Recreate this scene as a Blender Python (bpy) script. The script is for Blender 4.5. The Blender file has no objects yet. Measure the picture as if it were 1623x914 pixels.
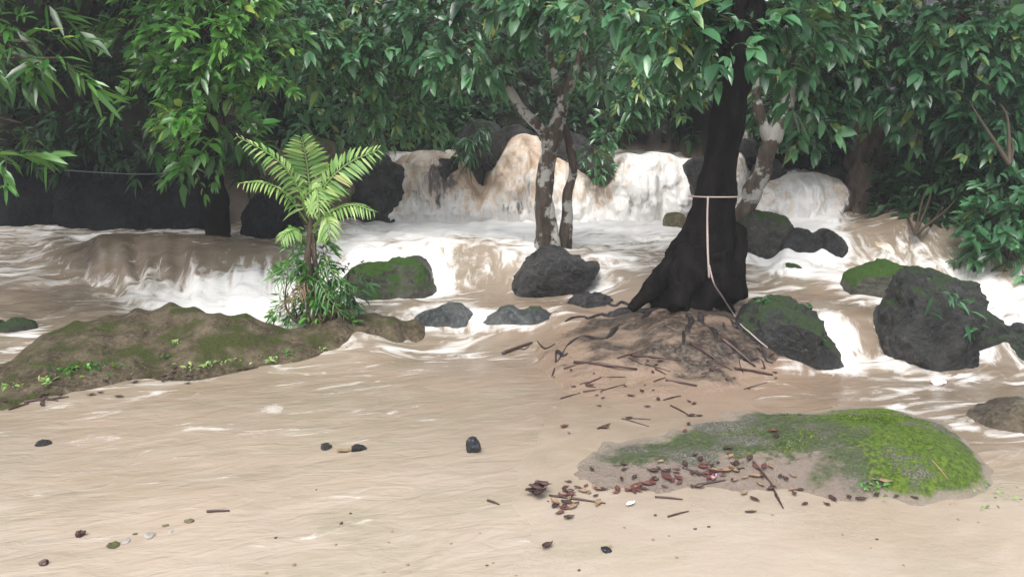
import bpy, math, random
import numpy as np
from mathutils import Vector, Matrix

# ------------------------------------------------------------------ camera, light, exposure
SC = bpy.context.scene
COL = SC.collection
EYE = 1.6
PITCH = math.radians(12.3)
F = 1273.0                      # focal length in pixels of the 1623 px wide photograph
cam = bpy.data.objects.new('camera', bpy.data.cameras.new('camera'))
COL.objects.link(cam)
cam.location = (0, 0, EYE)
cam.rotation_euler = (math.pi / 2 - PITCH, 0, 0)
cam.data.sensor_width = 36
cam.data.lens = 36 * F / 1623
cam.data.clip_start = 0.05
cam.data.clip_end = 500
SC.camera = cam

SUN_EL, SUN_AZ = math.radians(58), math.radians(200)
world = bpy.data.worlds.new('World'); SC.world = world; world.use_nodes = True
wn = world.node_tree; bg = wn.nodes['Background']
sky = wn.nodes.new('ShaderNodeTexSky'); sky.sky_type = 'NISHITA'; sky.sun_disc = False
sky.sun_elevation = SUN_EL; sky.sun_rotation = SUN_AZ
sky.air_density = 1.0; sky.dust_density = 4.0; sky.ozone_density = 1.0
hs = wn.nodes.new('ShaderNodeHueSaturation'); hs.inputs['Saturation'].default_value = 0.35
wn.links.new(sky.outputs[0], hs.inputs['Color']); wn.links.new(hs.outputs[0], bg.inputs[0])
bg.inputs[1].default_value = 0.15
sl = bpy.data.lights.new('sun', 'SUN'); sl.energy = 1.3; sl.angle = math.radians(25); sl.color = (1, 0.97, 0.93)
sun = bpy.data.objects.new('sun', sl); COL.objects.link(sun)
# light arrives from high up, a little behind the camera
sd = Vector((math.sin(SUN_AZ) * math.cos(SUN_EL), math.cos(SUN_AZ) * math.cos(SUN_EL), math.sin(SUN_EL)))
sun.rotation_euler = sd.to_track_quat('Z', 'Y').to_euler(); sun.location = (0, 0, 12)
SC.view_settings.view_transform = 'Standard'; SC.view_settings.look = 'None'
SC.view_settings.exposure = 0.98; SC.view_settings.gamma = 1; SC.view_settings.use_curve_mapping = False
SC.cycles.max_bounces = 5; SC.cycles.transparent_max_bounces = 8

# ------------------------------------------------------------------ maths helpers
rng = np.random.default_rng(7)
random.seed(7)
CP, SP = math.cos(PITCH), math.sin(PITCH)

def ray(px, py):
    cx, cy = (px - 811.5) / F, (457 - py) / F
    return cx, CP + cy * SP, -SP + cy * CP

def P(px, py, Y):               # point seen at px,py at distance Y
    dx, dy, dz = ray(px, py); t = Y / dy
    return np.array((dx * t, Y, EYE + dz * t))

def G(px, py, z):               # point seen at px,py at height z
    dx, dy, dz = ray(px, py); t = (z - EYE) / dz
    return np.array((dx * t, dy * t, z))

def metric(x, y):               # interpolation metric on the ground: evens out near and far controls
    x = np.asarray(x, float); y = np.asarray(y, float); z = 0.2 - EYE
    d = y * CP - z * SP; d = np.maximum(d, 0.3)
    return 811.5 + F * x / d, 457 - F * (y * SP + z * CP) / d

class Field:                    # multiquadric surface through world points
    def __init__(self, pts, c=6.0, smooth=0.0):
        pts = np.array(pts, float)
        u, v = metric(pts[:, 0], pts[:, 1])
        self.q = np.stack([u, v * 1.6], 1); self.c = c
        n = len(pts)
        A = self._phi(self.q, self.q) + np.eye(n) * smooth
        A = np.block([[A, np.ones((n, 1))], [np.ones((1, n)), np.zeros((1, 1))]])
        self.w = np.linalg.solve(A, np.append(pts[:, 2], 0))
    def _phi(self, a, b):
        d2 = ((a[:, None, :] - b[None, :, :]) ** 2).sum(2)
        return -np.sqrt(d2 + self.c ** 2)
    def __call__(self, x, y):
        x = np.atleast_1d(np.asarray(x, float)); y = np.atleast_1d(np.asarray(y, float))
        sh = x.shape
        u, v = metric(x.ravel(), y.ravel()); q = np.stack([u, v * 1.6], 1)
        out = np.empty(len(q))
        for i in range(0, len(q), 20000):
            out[i:i + 20000] = self._phi(q[i:i + 20000], self.q) @ self.w[:-1] + self.w[-1]
        return out.reshape(sh)

def _h(ix, iy, iz, s):
    n = (ix.astype(np.int64) * 374761393 + iy.astype(np.int64) * 668265263 + iz.astype(np.int64) * 2147483647 + s * 974711) & 0xffffffff
    n = ((n ^ (n >> 13)) * 1274126177) & 0xffffffff
    n = (n ^ (n >> 16)) & 0xffffffff
    return n / 4294967295.0

def noise(p, s=0):              # value noise in -1..1
    p = np.asarray(p, float); f = np.floor(p); t = p - f; t = t * t * (3 - 2 * t)
    i = f.astype(np.int64); r = 0
    for a in (0, 1):
        wa = t[..., 0] if a else 1 - t[..., 0]
        for b in (0, 1):
            wb = t[..., 1] if b else 1 - t[..., 1]
            for c in (0, 1):
                wc = t[..., 2] if c else 1 - t[..., 2]
                r = r + wa * wb * wc * _h(i[..., 0] + a, i[..., 1] + b, i[..., 2] + c, s)
    return r * 2 - 1

def fbm(p, o=4, s=0, g=0.5):
    p = np.asarray(p, float); r = 0; a = 1
    for k in range(o):
        r = r + a * noise(p * 2.03 ** k + k * 17.3, s + k); a *= g
    return r

def sstep(a, b, x):
    t = np.clip((x - a) / (b - a), 0, 1); return t * t * (3 - 2 * t)

# ------------------------------------------------------------------ object helpers
def tag(o, label=None, cat=None, group=None, kind=None):
    if label: o['label'] = label
    if cat: o['category'] = cat
    if group: o['group'] = group
    if kind: o['kind'] = kind
    return o

def obj(name, V, Fc, mat, parent=None, smooth=True, uv=None, attrs=None, extra=None):
    me = bpy.data.meshes.new(name)
    V = np.asarray(V, float)
    if isinstance(Fc, np.ndarray):
        n, k = Fc.shape
        me.vertices.add(len(V)); me.vertices.foreach_set('co', V.ravel())
        me.loops.add(n * k); me.loops.foreach_set('vertex_index', Fc.ravel().astype(np.int32))
        me.polygons.add(n); me.polygons.foreach_set('loop_start', np.arange(0, n * k, k, dtype=np.int32))
        me.update(calc_edges=True)
    else:
        me.from_pydata([tuple(v) for v in V], [], [tuple(int(i) for i in f) for f in Fc])
    if uv is not None:
        l = me.uv_layers.new(name='UVMap'); vi = np.empty(len(me.loops), np.int32)
        me.loops.foreach_get('vertex_index', vi); l.data.foreach_set('uv', np.asarray(uv)[vi].astype(np.float32).ravel())
    if attrs:
        for k_, a in attrs.items():
            at = me.attributes.new(k_, 'FLOAT', 'POINT'); at.data.foreach_set('value', np.asarray(a, np.float32).ravel())
    if smooth: me.shade_smooth()
    me.materials.append(mat)
    if extra is not None:
        me.materials.append(extra[0]); me.polygons.foreach_set('material_index', (np.arange(len(me.polygons)) >= extra[1]).astype(np.int32))
    o = bpy.data.objects.new(name, me); COL.objects.link(o)
    if parent is not None: o.parent = parent
    return o

def empty(name, loc, label=None, cat=None, group=None):
    o = bpy.data.objects.new(name, None); COL.objects.link(o); o.location = tuple(loc); o.empty_display_size = 0.1
    return tag(o, label, cat, group)

def grid_faces(nr, nc):
    a = np.arange(nr * nc).reshape(nr, nc)
    return np.stack([a[:-1, :-1].ravel(), a[:-1, 1:].ravel(), a[1:, 1:].ravel(), a[1:, :-1].ravel()], 1)

def spline(pts, n):
    pts = np.array(pts, float)
    if len(pts) < 3:
        t = np.linspace(0, 1, n)[:, None]; return pts[0] * (1 - t) + pts[-1] * t
    q = np.vstack([2 * pts[0] - pts[1], pts, 2 * pts[-1] - pts[-2]])
    out = []
    for u in np.linspace(0, len(pts) - 1 - 1e-6, n):
        i = int(u); t = u - i; p0, p1, p2, p3 = q[i:i + 4]
        out.append(0.5 * (2 * p1 + (p2 - p0) * t + (2 * p0 - 5 * p1 + 4 * p2 - p3) * t ** 2 + (3 * p1 - p0 - 3 * p2 + p3) * t ** 3))
    return np.array(out)

def tube_mesh(path, radii, sides=8, n=None, rough=0.0, seed=0, ridges=0.0, flat=None):
    n = n or max(4, len(path) * 4)
    p = spline(path, n); r = np.interp(np.linspace(0, 1, n), np.linspace(0, 1, len(radii)), radii)
    tan = np.gradient(p, axis=0); tan /= np.linalg.norm(tan, axis=1)[:, None] + 1e-9
    ref = np.array([0, 1, 0.0]) if abs(tan[0][1]) < 0.8 else np.array([1.0, 0, 0])
    V = []
    u = np.cross(tan[0], ref); u /= np.linalg.norm(u)
    for i in range(n):
        u = u - tan[i] * np.dot(u, tan[i]); u /= np.linalg.norm(u) + 1e-9
        w = np.cross(tan[i], u)
        a = np.linspace(0, 2 * np.pi, sides, endpoint=False)
        ring = np.cos(a)[:, None] * u + np.sin(a)[:, None] * w
        rr = np.full(sides, r[i])
        if ridges: rr = rr * (1 + ridges * noise(np.stack([np.cos(a) * 2.2, np.sin(a) * 2.2, np.full(sides, i * 0.12)], 1), seed))
        q = p[i] + ring * rr[:, None]
        if rough: q = q + ring * (fbm(q * 9, 3, seed) * rough * r[i])[:, None]
        V.append(q)
    V = np.vstack(V); Fc = []
    for i in range(n - 1):
        for j in range(sides):
            k = (j + 1) % sides
            Fc.append((i * sides + j, i * sides + k, (i + 1) * sides + k, (i + 1) * sides + j))
    V = np.vstack([V, p[0], p[-1]]); b = n * sides
    for j in range(sides):
        k = (j + 1) % sides
        Fc.append((b, k, j)); Fc.append((b + 1, (n - 1) * sides + j, (n - 1) * sides + k))
    return V, Fc

class MB:
    def __init__(s): s.V = []; s.F = []; s.n = 0
    def add(s, V, Fc):
        V = np.asarray(V); s.V.append(V); s.F += [tuple(int(i) + s.n for i in f) for f in Fc]; s.n += len(V)
    def obj(s, name, mat, parent=None, smooth=True): return obj(name, np.vstack(s.V), s.F, mat, parent, smooth)

def recentre(o):                # put a mesh's origin at its base
    me = o.data; n = len(me.vertices); a = np.empty(n * 3); me.vertices.foreach_get('co', a); a = a.reshape(-1, 3)
    c = np.array(((a[:, 0].min() + a[:, 0].max()) / 2, (a[:, 1].min() + a[:, 1].max()) / 2, a[:, 2].min()))
    me.vertices.foreach_set('co', (a - c).ravel()); me.update(); o.location = tuple(Vector(o.location) + Vector(c)); return o

# ------------------------------------------------------------------ materials
def mat(name):
    m = bpy.data.materials.new(name); m.use_nodes = True; nt = m.node_tree
    return m, nt, nt.nodes['Principled BSDF'], nt.nodes, nt.links

def nnode(nt, typ, **kw):
    n = nt.nodes.new(typ)
    for k, v in kw.items():
        if k in n.inputs: n.inputs[k].default_value = v
        else: setattr(n, k, v)
    return n

def tnoise(nt, vec, scale, detail=5, rough=0.55, sc=(1, 1, 1), dist=0.0):
    mp = nt.nodes.new('ShaderNodeMapping'); mp.inputs['Scale'].default_value = sc; nt.links.new(vec, mp.inputs[0])
    t = nt.nodes.new('ShaderNodeTexNoise'); t.inputs['Scale'].default_value = scale; t.inputs['Detail'].default_value = detail
    t.inputs['Roughness'].default_value = rough; t.inputs['Distortion'].default_value = dist
    nt.links.new(mp.outputs[0], t.inputs['Vector']); return t.outputs['Fac']

def ramp(nt, fac, stops):
    r = nt.nodes.new('ShaderNodeValToRGB'); e = r.color_ramp.elements
    e[0].position, e[0].color = stops[0][0], (*stops[0][1], 1); e[1].position, e[1].color = stops[-1][0], (*stops[-1][1], 1)
    for p, c in stops[1:-1]:
        x = e.new(p); x.color = (*c, 1)
    nt.links.new(fac, r.inputs[0]); return r.outputs[0]

def math_(nt, op, a, b=None, c=None, clamp=False):
    n = nt.nodes.new('ShaderNodeMath'); n.operation = op; n.use_clamp = clamp
    for i, v in enumerate((a, b, c)):
        if v is None: continue
        if isinstance(v, (int, float)): n.inputs[i].default_value = v
        else: nt.links.new(v, n.inputs[i])
    return n.outputs[0]

def mrange(nt, v, a, b, c=0, d=1):
    n = nt.nodes.new('ShaderNodeMapRange'); n.interpolation_type = 'SMOOTHSTEP'
    nt.links.new(v, n.inputs[0])
    for i, q in enumerate((a, b, c, d)): n.inputs[i + 1].default_value = q
    return n.outputs[0]

def mix(nt, fac, a, b):
    n = nt.nodes.new('ShaderNodeMix'); n.data_type = 'RGBA'
    for i, v in ((0, fac), (6, a), (7, b)):
        if isinstance(v, (int, float)): n.inputs[i].default_value = v
        elif isinstance(v, tuple): n.inputs[i].default_value = (*v, 1)
        else: nt.links.new(v, n.inputs[i])
    return n.outputs[2]

def bump(nt, h, strength, dist, prev=None):
    b = nt.nodes.new('ShaderNodeBump'); b.inputs['Strength'].default_value = strength; b.inputs['Distance'].default_value = dist
    nt.links.new(h, b.inputs['Height'])
    if prev is not None: nt.links.new(prev, b.inputs['Normal'])
    return b.outputs[0]

def attr(nt, name):
    a = nt.nodes.new('ShaderNodeAttribute'); a.attribute_name = name; return a.outputs['Fac']

def pos(nt):
    g = nt.nodes.new('ShaderNodeNewGeometry'); return g.outputs['Position'], g.outputs['Normal']

def m_rock(name, c1, c2, moss=0.0, mossc=(0.045, 0.075, 0.015), rough=0.55, sc=1.0, spec=0.3):
    m, nt, b, N, L = mat(name); p, nrm = pos(nt)
    a = tnoise(nt, p, 5 * sc, 9, 0.65); f = tnoise(nt, p, 28 * sc, 6, 0.7); crack = nt.nodes.new('ShaderNodeTexVoronoi')
    crack.feature = 'DISTANCE_TO_EDGE'; crack.inputs['Scale'].default_value = 7 * sc
    w = nt.nodes.new('ShaderNodeVectorMath'); w.operation = 'MULTIPLY_ADD'; w.inputs[1].default_value = (0.5, 0.5, 0.5)
    tn = nt.nodes.new('ShaderNodeTexNoise'); tn.inputs['Scale'].default_value = 4 * sc; L.new(p, tn.inputs['Vector'])
    L.new(tn.outputs['Color'], w.inputs[0]); L.new(p, w.inputs[2]); L.new(w.outputs[0], crack.inputs['Vector'])
    col = ramp(nt, a, [(0.4, c1), (0.5, tuple(x * .6 + y * .4 for x, y in zip(c1, c2))), (0.62, c2)])
    col = mix(nt, mrange(nt, f, 0.45, 0.72, 0, 0.5), col, tuple(x * 2.2 for x in c2))
    if moss > 0:
        sx = nt.nodes.new('ShaderNodeSeparateXYZ'); L.new(nrm, sx.inputs[0])
        mm = math_(nt, 'ADD', math_(nt, 'MULTIPLY', sx.outputs[2], 0.35), tnoise(nt, p, 3.5 * sc, 6, 0.6))
        mask = mrange(nt, mm, 0.95 - 0.55 * moss, 1.1 - 0.55 * moss)
        mc = mix(nt, f, mossc, tuple(x * 2.2 for x in mossc))
        col = mix(nt, mask, col, mc)
        L.new(mix(nt, mask, (rough,) * 3, (0.95,) * 3), b.inputs['Roughness'])
    else: b.inputs['Roughness'].default_value = rough
    L.new(col, b.inputs['Base Color'])
    h = math_(nt, 'ADD', math_(nt, 'MULTIPLY', a, 1.0), math_(nt, 'MULTIPLY', f, 0.55))
    h = math_(nt, 'ADD', h, math_(nt, 'MULTIPLY', mrange(nt, crack.outputs[0], 0, 0.03), 0.05))
    L.new(bump(nt, h, 0.9, 0.09), b.inputs['Normal'])
    b.inputs['Specular IOR Level'].default_value = spec
    return m

def m_bark(name, c1, c2, c3=None, patch=0.0, vs=1.0, rough=0.8, spec=.2):
    m, nt, b, N, L = mat(name); p, nrm = pos(nt)
    a = tnoise(nt, p, 14 * vs, 8, 0.65, (1, 1, 0.28)); f = tnoise(nt, p, 40 * vs, 4, 0.6, (1, 1, 0.5))
    col = ramp(nt, a, [(0.34, c1), (0.66, c2)])
    if c3:
        q = tnoise(nt, p, 6 * vs, 5, 0.6)
        col = mix(nt, mrange(nt, q, 0.62 - patch * 0.3, 0.68 - patch * 0.3), col, c3)
    L.new(col, b.inputs['Base Color']); b.inputs['Roughness'].default_value = rough; b.inputs['Specular IOR Level'].default_value = spec
    L.new(bump(nt, math_(nt, 'ADD', a, math_(nt, 'MULTIPLY', f, 0.5)), 0.9, 0.03), b.inputs['Normal'])
    return m

def m_leaf(name, stops, rough=0.35, trans=0.3, spec=0.5):
    m, nt, b, N, L = mat(name)
    t = attr(nt, 'tone'); col = ramp(nt, t, stops)
    L.new(col, b.inputs['Base Color']); b.inputs['Roughness'].default_value = rough; b.inputs['Specular IOR Level'].default_value = spec
    tr = nt.nodes.new('ShaderNodeBsdfTranslucent'); L.new(mix(nt, 0.35, col, (0.25, 0.4, 0.05)), tr.inputs[0])
    mx = nt.nodes.new('ShaderNodeMixShader'); mx.inputs[0].default_value = trans
    L.new(b.outputs[0], mx.inputs[1]); L.new(tr.outputs[0], mx.inputs[2])
    L.new(mx.outputs[0], nt.nodes['Material Output'].inputs['Surface'])
    return m

def m_plain(name, c, rough=0.7, var=0.35, sc=20):
    m, nt, b, N, L = mat(name); p, n = pos(nt); a = tnoise(nt, p, sc, 5)
    L.new(mix(nt, a, tuple(x * (1 - var) for x in c), tuple(x * (1 + var) for x in c)), b.inputs['Base Color'])
    b.inputs['Roughness'].default_value = rough; L.new(bump(nt, a, 0.4, 0.01), b.inputs['Normal']); return m

def mudcol(nt, p):
    """silt colour shared by the bare wet sand and the turbid water over it"""
    tone = attr(nt, 'tone')
    rot = nt.nodes.new('ShaderNodeMapping'); rot.inputs['Rotation'].default_value = (0, 0, math.radians(-14)); nt.links.new(p, rot.inputs[0]); q = rot.outputs[0]
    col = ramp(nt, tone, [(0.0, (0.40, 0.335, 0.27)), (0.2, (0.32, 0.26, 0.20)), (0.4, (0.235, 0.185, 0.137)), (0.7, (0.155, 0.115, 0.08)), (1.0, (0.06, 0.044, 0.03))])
    big = tnoise(nt, q, 1.5, 6, 0.62, (0.8, 1.8, 1), 1.2); mid = tnoise(nt, q, 3.2, 5, 0.6, (0.7, 1.5, 1), 1.2); pk = tnoise(nt, p, 0.8, 3)
    col = mix(nt, mrange(nt, big, 0.44, 0.62, 0, 0.42), col, mix(nt, tone, (0.27, 0.24, 0.165), (0.11, 0.10, 0.08)))
    col = mix(nt, mrange(nt, pk, 0.45, 0.65, 0, 0.25), col, mix(nt, tone, (0.44, 0.32, 0.23), (0.2, 0.13, 0.09)))
    col = mix(nt, mrange(nt, mid, 0.42, 0.7, 0, 0.30), col, mix(nt, tone, (0.48, 0.42, 0.35), (0.27, 0.225, 0.18)))
    vd = nt.nodes.new('ShaderNodeVectorMath'); vd.operation = 'DISTANCE'; vd.inputs[1].default_value = (1.05, 5.1, 0.1); nt.links.new(p, vd.inputs[0])
    col = mix(nt, mrange(nt, math_(nt, 'ADD', vd.outputs['Value'], math_(nt, 'MULTIPLY', mid, 0.9)), 2.0, 1.0, 0, .8), col, mix(nt, mid, (0.20, 0.14, 0.10), (0.31, 0.225, 0.165)))
    return col, q, mid

def m_sand():
    m, nt, b, N, L = mat('wet_sand'); p, n = pos(nt)
    a = tnoise(nt, p, 1.3, 6, 0.6, (1, 1.6, 1)); f = tnoise(nt, p, 160, 3, 0.7); g = tnoise(nt, p, 9, 6, 0.7, (1, 2.2, 1))
    col, q, mid = mudcol(nt, p)
    col = mix(nt, mrange(nt, f, 0.58, 0.75, 0, 0.25), col, (0.2, 0.15, 0.11))
    soil = ramp(nt, tnoise(nt, p, 2.2, 8, 0.65), [(0.35, (0.005, 0.006, 0.005)), (0.52, (0.018, 0.014, 0.010)), (0.62, (0.010, 0.018, 0.007)), (0.75, (0.04, 0.03, 0.022))])  # hillside soil set near black to deepen the shade under the canopy
    col = mix(nt, attr(nt, 'hill'), col, soil)
    L.new(col, b.inputs['Base Color']); L.new(mrange(nt, attr(nt, 'hill'), 0, 1, 0.35, 0.05), b.inputs['Specular IOR Level'])
    L.new(mrange(nt, a, 0.35, 0.65, 0.25, 0.5), b.inputs['Roughness'])
    L.new(bump(nt, math_(nt, 'ADD', g, math_(nt, 'MULTIPLY', f, 0.15)), 0.3, 0.02), b.inputs['Normal'])
    return m

def m_water():
    m, nt, b, N, L = mat('flood_water'); p, n = pos(nt)
    sx = nt.nodes.new('ShaderNodeSeparateXYZ'); L.new(n, sx.inputs[0])
    steep = mrange(nt, sx.outputs[2], 0.98, 0.86)
    wcol, q, mid = mudcol(nt, p)
    flat = tnoise(nt, q, 2.0, 6, 0.6, (0.9, 2.6, 2), 1.4)
    fall = tnoise(nt, p, 2.6, 8, 0.66, (2.6, 1.1, 1.1), 1.2)
    st = nt.nodes.new('ShaderNodeMix'); L.new(steep, st.inputs[0]); L.new(flat, st.inputs[2]); L.new(fall, st.inputs[3]); s = st.outputs[0]
    foam = attr(nt, 'foam')
    k = math_(nt, 'ADD', foam, math_(nt, 'MULTIPLY', math_(nt, 'SUBTRACT', s, 0.5), 2.6))
    mask = mrange(nt, k, 0.3, 1.05)
    col = mix(nt, mask, wcol, (0.84, 0.82, 0.80)); L.new(col, b.inputs['Base Color'])
    rg = nt.nodes.new('ShaderNodeMix'); L.new(mask, rg.inputs[0]); rg.inputs[2].default_value = 0.2; rg.inputs[3].default_value = 0.7
    L.new(rg.outputs[0], b.inputs['Roughness']); b.inputs['Specular IOR Level'].default_value = 0.4
    rip = tnoise(nt, q, 6, 4, 0.55, (0.8, 1.8, 2), 1.0)
    nn = bump(nt, s, 0.25, 0.04); nn = bump(nt, rip, 0.4, 0.025, nn); L.new(nn, b.inputs['Normal'])
    return m

def m_falls():
    m, nt, b, N, L = mat('falling_water'); p, n = pos(nt)
    uv = nt.nodes.new('ShaderNodeUVMap').outputs[0]
    s = tnoise(nt, uv, 3.0, 8, 0.66, (5.5, 1.3, 1), 0.9); s2 = tnoise(nt, p, 2.6, 6, 0.6, (1.3, 1, .8), 0.8); lump_ = tnoise(nt, p, 9, 6, 0.6, (1.2, 1, .7), 0.6)
    foam, dark = attr(nt, 'foam'), attr(nt, 'tone')
    cream = ramp(nt, s2, [(0.36, (0.42, 0.30, 0.20)), (0.48, (0.64, 0.49, 0.37)), (0.6, (0.78, 0.69, 0.59))])
    k = math_(nt, 'ADD', math_(nt, 'ADD', foam, math_(nt, 'MULTIPLY', math_(nt, 'SUBTRACT', s, 0.5), 1.8)), math_(nt, 'MULTIPLY', math_(nt, 'SUBTRACT', lump_, 0.5), 1.8))
    col = mix(nt, mrange(nt, k, 0.15, 0.85), cream, (0.84, 0.82, 0.80))
    d = math_(nt, 'ADD', math_(nt, 'ADD', dark, math_(nt, 'MULTIPLY', math_(nt, 'SUBTRACT', s, 0.5), 1.4)), math_(nt, 'MULTIPLY', math_(nt, 'SUBTRACT', lump_, 0.5), 1.4))
    col = mix(nt, mrange(nt, d, 0.3, 0.8), col, (0.12, 0.10, 0.095)); L.new(col, b.inputs['Base Color'])
    b.inputs['Roughness'].default_value = 0.55
    L.new(bump(nt, math_(nt, 'ADD', s, math_(nt, 'MULTIPLY', lump_, 1.2)), 0.6, 0.07), b.inputs['Normal'])
    L.new(mrange(nt, math_(nt, 'ADD', attr(nt, 'rim'), math_(nt, 'MULTIPLY', math_(nt, 'SUBTRACT', s, 0.5), 1.2)), 0.2, 0.6), b.inputs['Alpha'])
    return m

M = dict(
    sand=m_sand(), water=m_water(), falls=m_falls(),
    rock=m_rock('dark_wet_rock', (0.014, 0.014, 0.015), (0.065, 0.063, 0.062), 0.0, rough=0.4),
    bluerock=m_rock('blue_grey_wet_rock', (0.035, 0.04, 0.042), (0.13, 0.14, 0.14), 0.25, (0.03, 0.05, 0.015), rough=.35, spec=.5),
    tanwet=m_rock('brown_silted_rock', (0.05, 0.042, 0.03), (0.16, 0.13, 0.09), 0.2, (0.04, 0.05, 0.02), rough=.35, spec=.5),
    black=m_rock('shade_black_rock', (0.006, 0.007, 0.008), (0.02, 0.021, 0.022), 0.15, (0.012, 0.02, 0.006), rough=0.6, spec=.08),  # near-black colour helps make the deep shade under the left foliage
    mossrock=m_rock('mossy_rock', (0.025, 0.025, 0.022), (0.09, 0.085, 0.078), 0.55, (0.03, 0.055, 0.012)),
    greenrock=m_rock('green_moss_rock', (0.04, 0.04, 0.03), (0.11, 0.11, 0.085), 0.72, (0.03, 0.065, 0.01)),
    darkmoss=m_rock('dark_mossy_rock', (0.007, 0.008, 0.008), (0.045, 0.046, 0.044), 0.48, (0.018, 0.034, 0.009), rough=.42, spec=.5),
    tanrock=m_rock('pale_olive_rock', (0.10, 0.085, 0.05), (0.22, 0.19, 0.12), 0.4, (0.08, 0.09, 0.03)),
    bank=m_rock('muddy_bank_soil', (0.06, 0.046, 0.028), (0.17, 0.135, 0.09), 0.28, (0.042, 0.05, 0.014), rough=0.7, sc=1.3, spec=.2),
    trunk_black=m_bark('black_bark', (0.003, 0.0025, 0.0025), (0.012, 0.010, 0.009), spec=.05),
    trunk_brown=m_bark('brown_bark', (0.04, 0.03, 0.023), (0.16, 0.12, 0.09)),
    trunk_pale=m_bark('lichen_bark', (0.035, 0.026, 0.02), (0.12, 0.095, 0.075), (0.36, 0.35, 0.32), 0.45),
    root=m_bark('wet_root_bark', (0.012, 0.01, 0.011), (0.05, 0.042, 0.042), rough=0.45),
    twig=m_plain('twig_bark', (0.05, 0.035, 0.02)),
    leaf_bright=m_leaf('bright_green_leaves', [(0, (0.015, 0.06, 0.012)), (0.4, (0.045, 0.17, 0.028)), (0.75, (0.11, 0.30, 0.05)), (0.95, (0.2, 0.42, 0.08)), (1, (0.3, 0.38, 0.07))], 0.3, .3, .75),
    leaf_cool=m_leaf('cool_green_leaves', [(0, (0.010, 0.036, 0.020)), (0.4, (0.032, 0.115, 0.052)), (0.75, (0.09, 0.25, 0.11)), (0.96, (0.17, 0.36, 0.18)), (1, (0.27, 0.34, 0.09))], 0.3, .3, .75),  # greens lightened partly to suggest haze in the right-hand foliage
    leaf_dark=m_leaf('shade_dark_leaves', [(0, (0.004, 0.014, 0.006)), (0.5, (0.014, 0.05, 0.018)), (1, (0.055, 0.15, 0.05))], 0.4, .15, .3),  # background greens darkened so the shade under the canopy reads deeper
    leaf_fern=m_leaf('young_palm_leaves', [(0, (0.08, 0.22, 0.05)), (0.5, (0.24, 0.43, 0.11)), (0.9, (0.50, 0.64, 0.24)), (1, (0.45, 0.40, 0.17))], 0.4, 0.4),
    leaf_dead=m_leaf('dry_leaves', [(0, (0.05, 0.03, 0.018)), (0.5, (0.14, 0.08, 0.045)), (1, (0.28, 0.18, 0.11))], 0.6, 0.1),
    rope=m_plain('faded_rope', (0.36, 0.29, 0.27), 0.8, 0.25, 60),
    litter=m_plain('dark_leaf_litter', (0.055, 0.028, 0.024), 0.45, 0.5, 30),
    litter_red=m_plain('red_brown_leaf_litter', (0.12, 0.042, 0.036), 0.5, 0.4, 30),
    litter_tan=m_plain('tan_leaf_litter', (0.26, 0.17, 0.10), 0.6, 0.3, 30),
    stone=m_plain('dark_stone', (0.018, 0.02, 0.025), 0.45, 0.4, 15),
    white_stone=m_plain('pale_grey_stone', (.34, .31, .28), .6, .4, 40),
    white=m_plain('white_scrap', (0.85, 0.85, 0.87), 0.6, 0.05, 15),
    redpost=m_plain('red_brown_paint', (0.14, 0.035, 0.02), 0.6, 0.3, 15),
)

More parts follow.
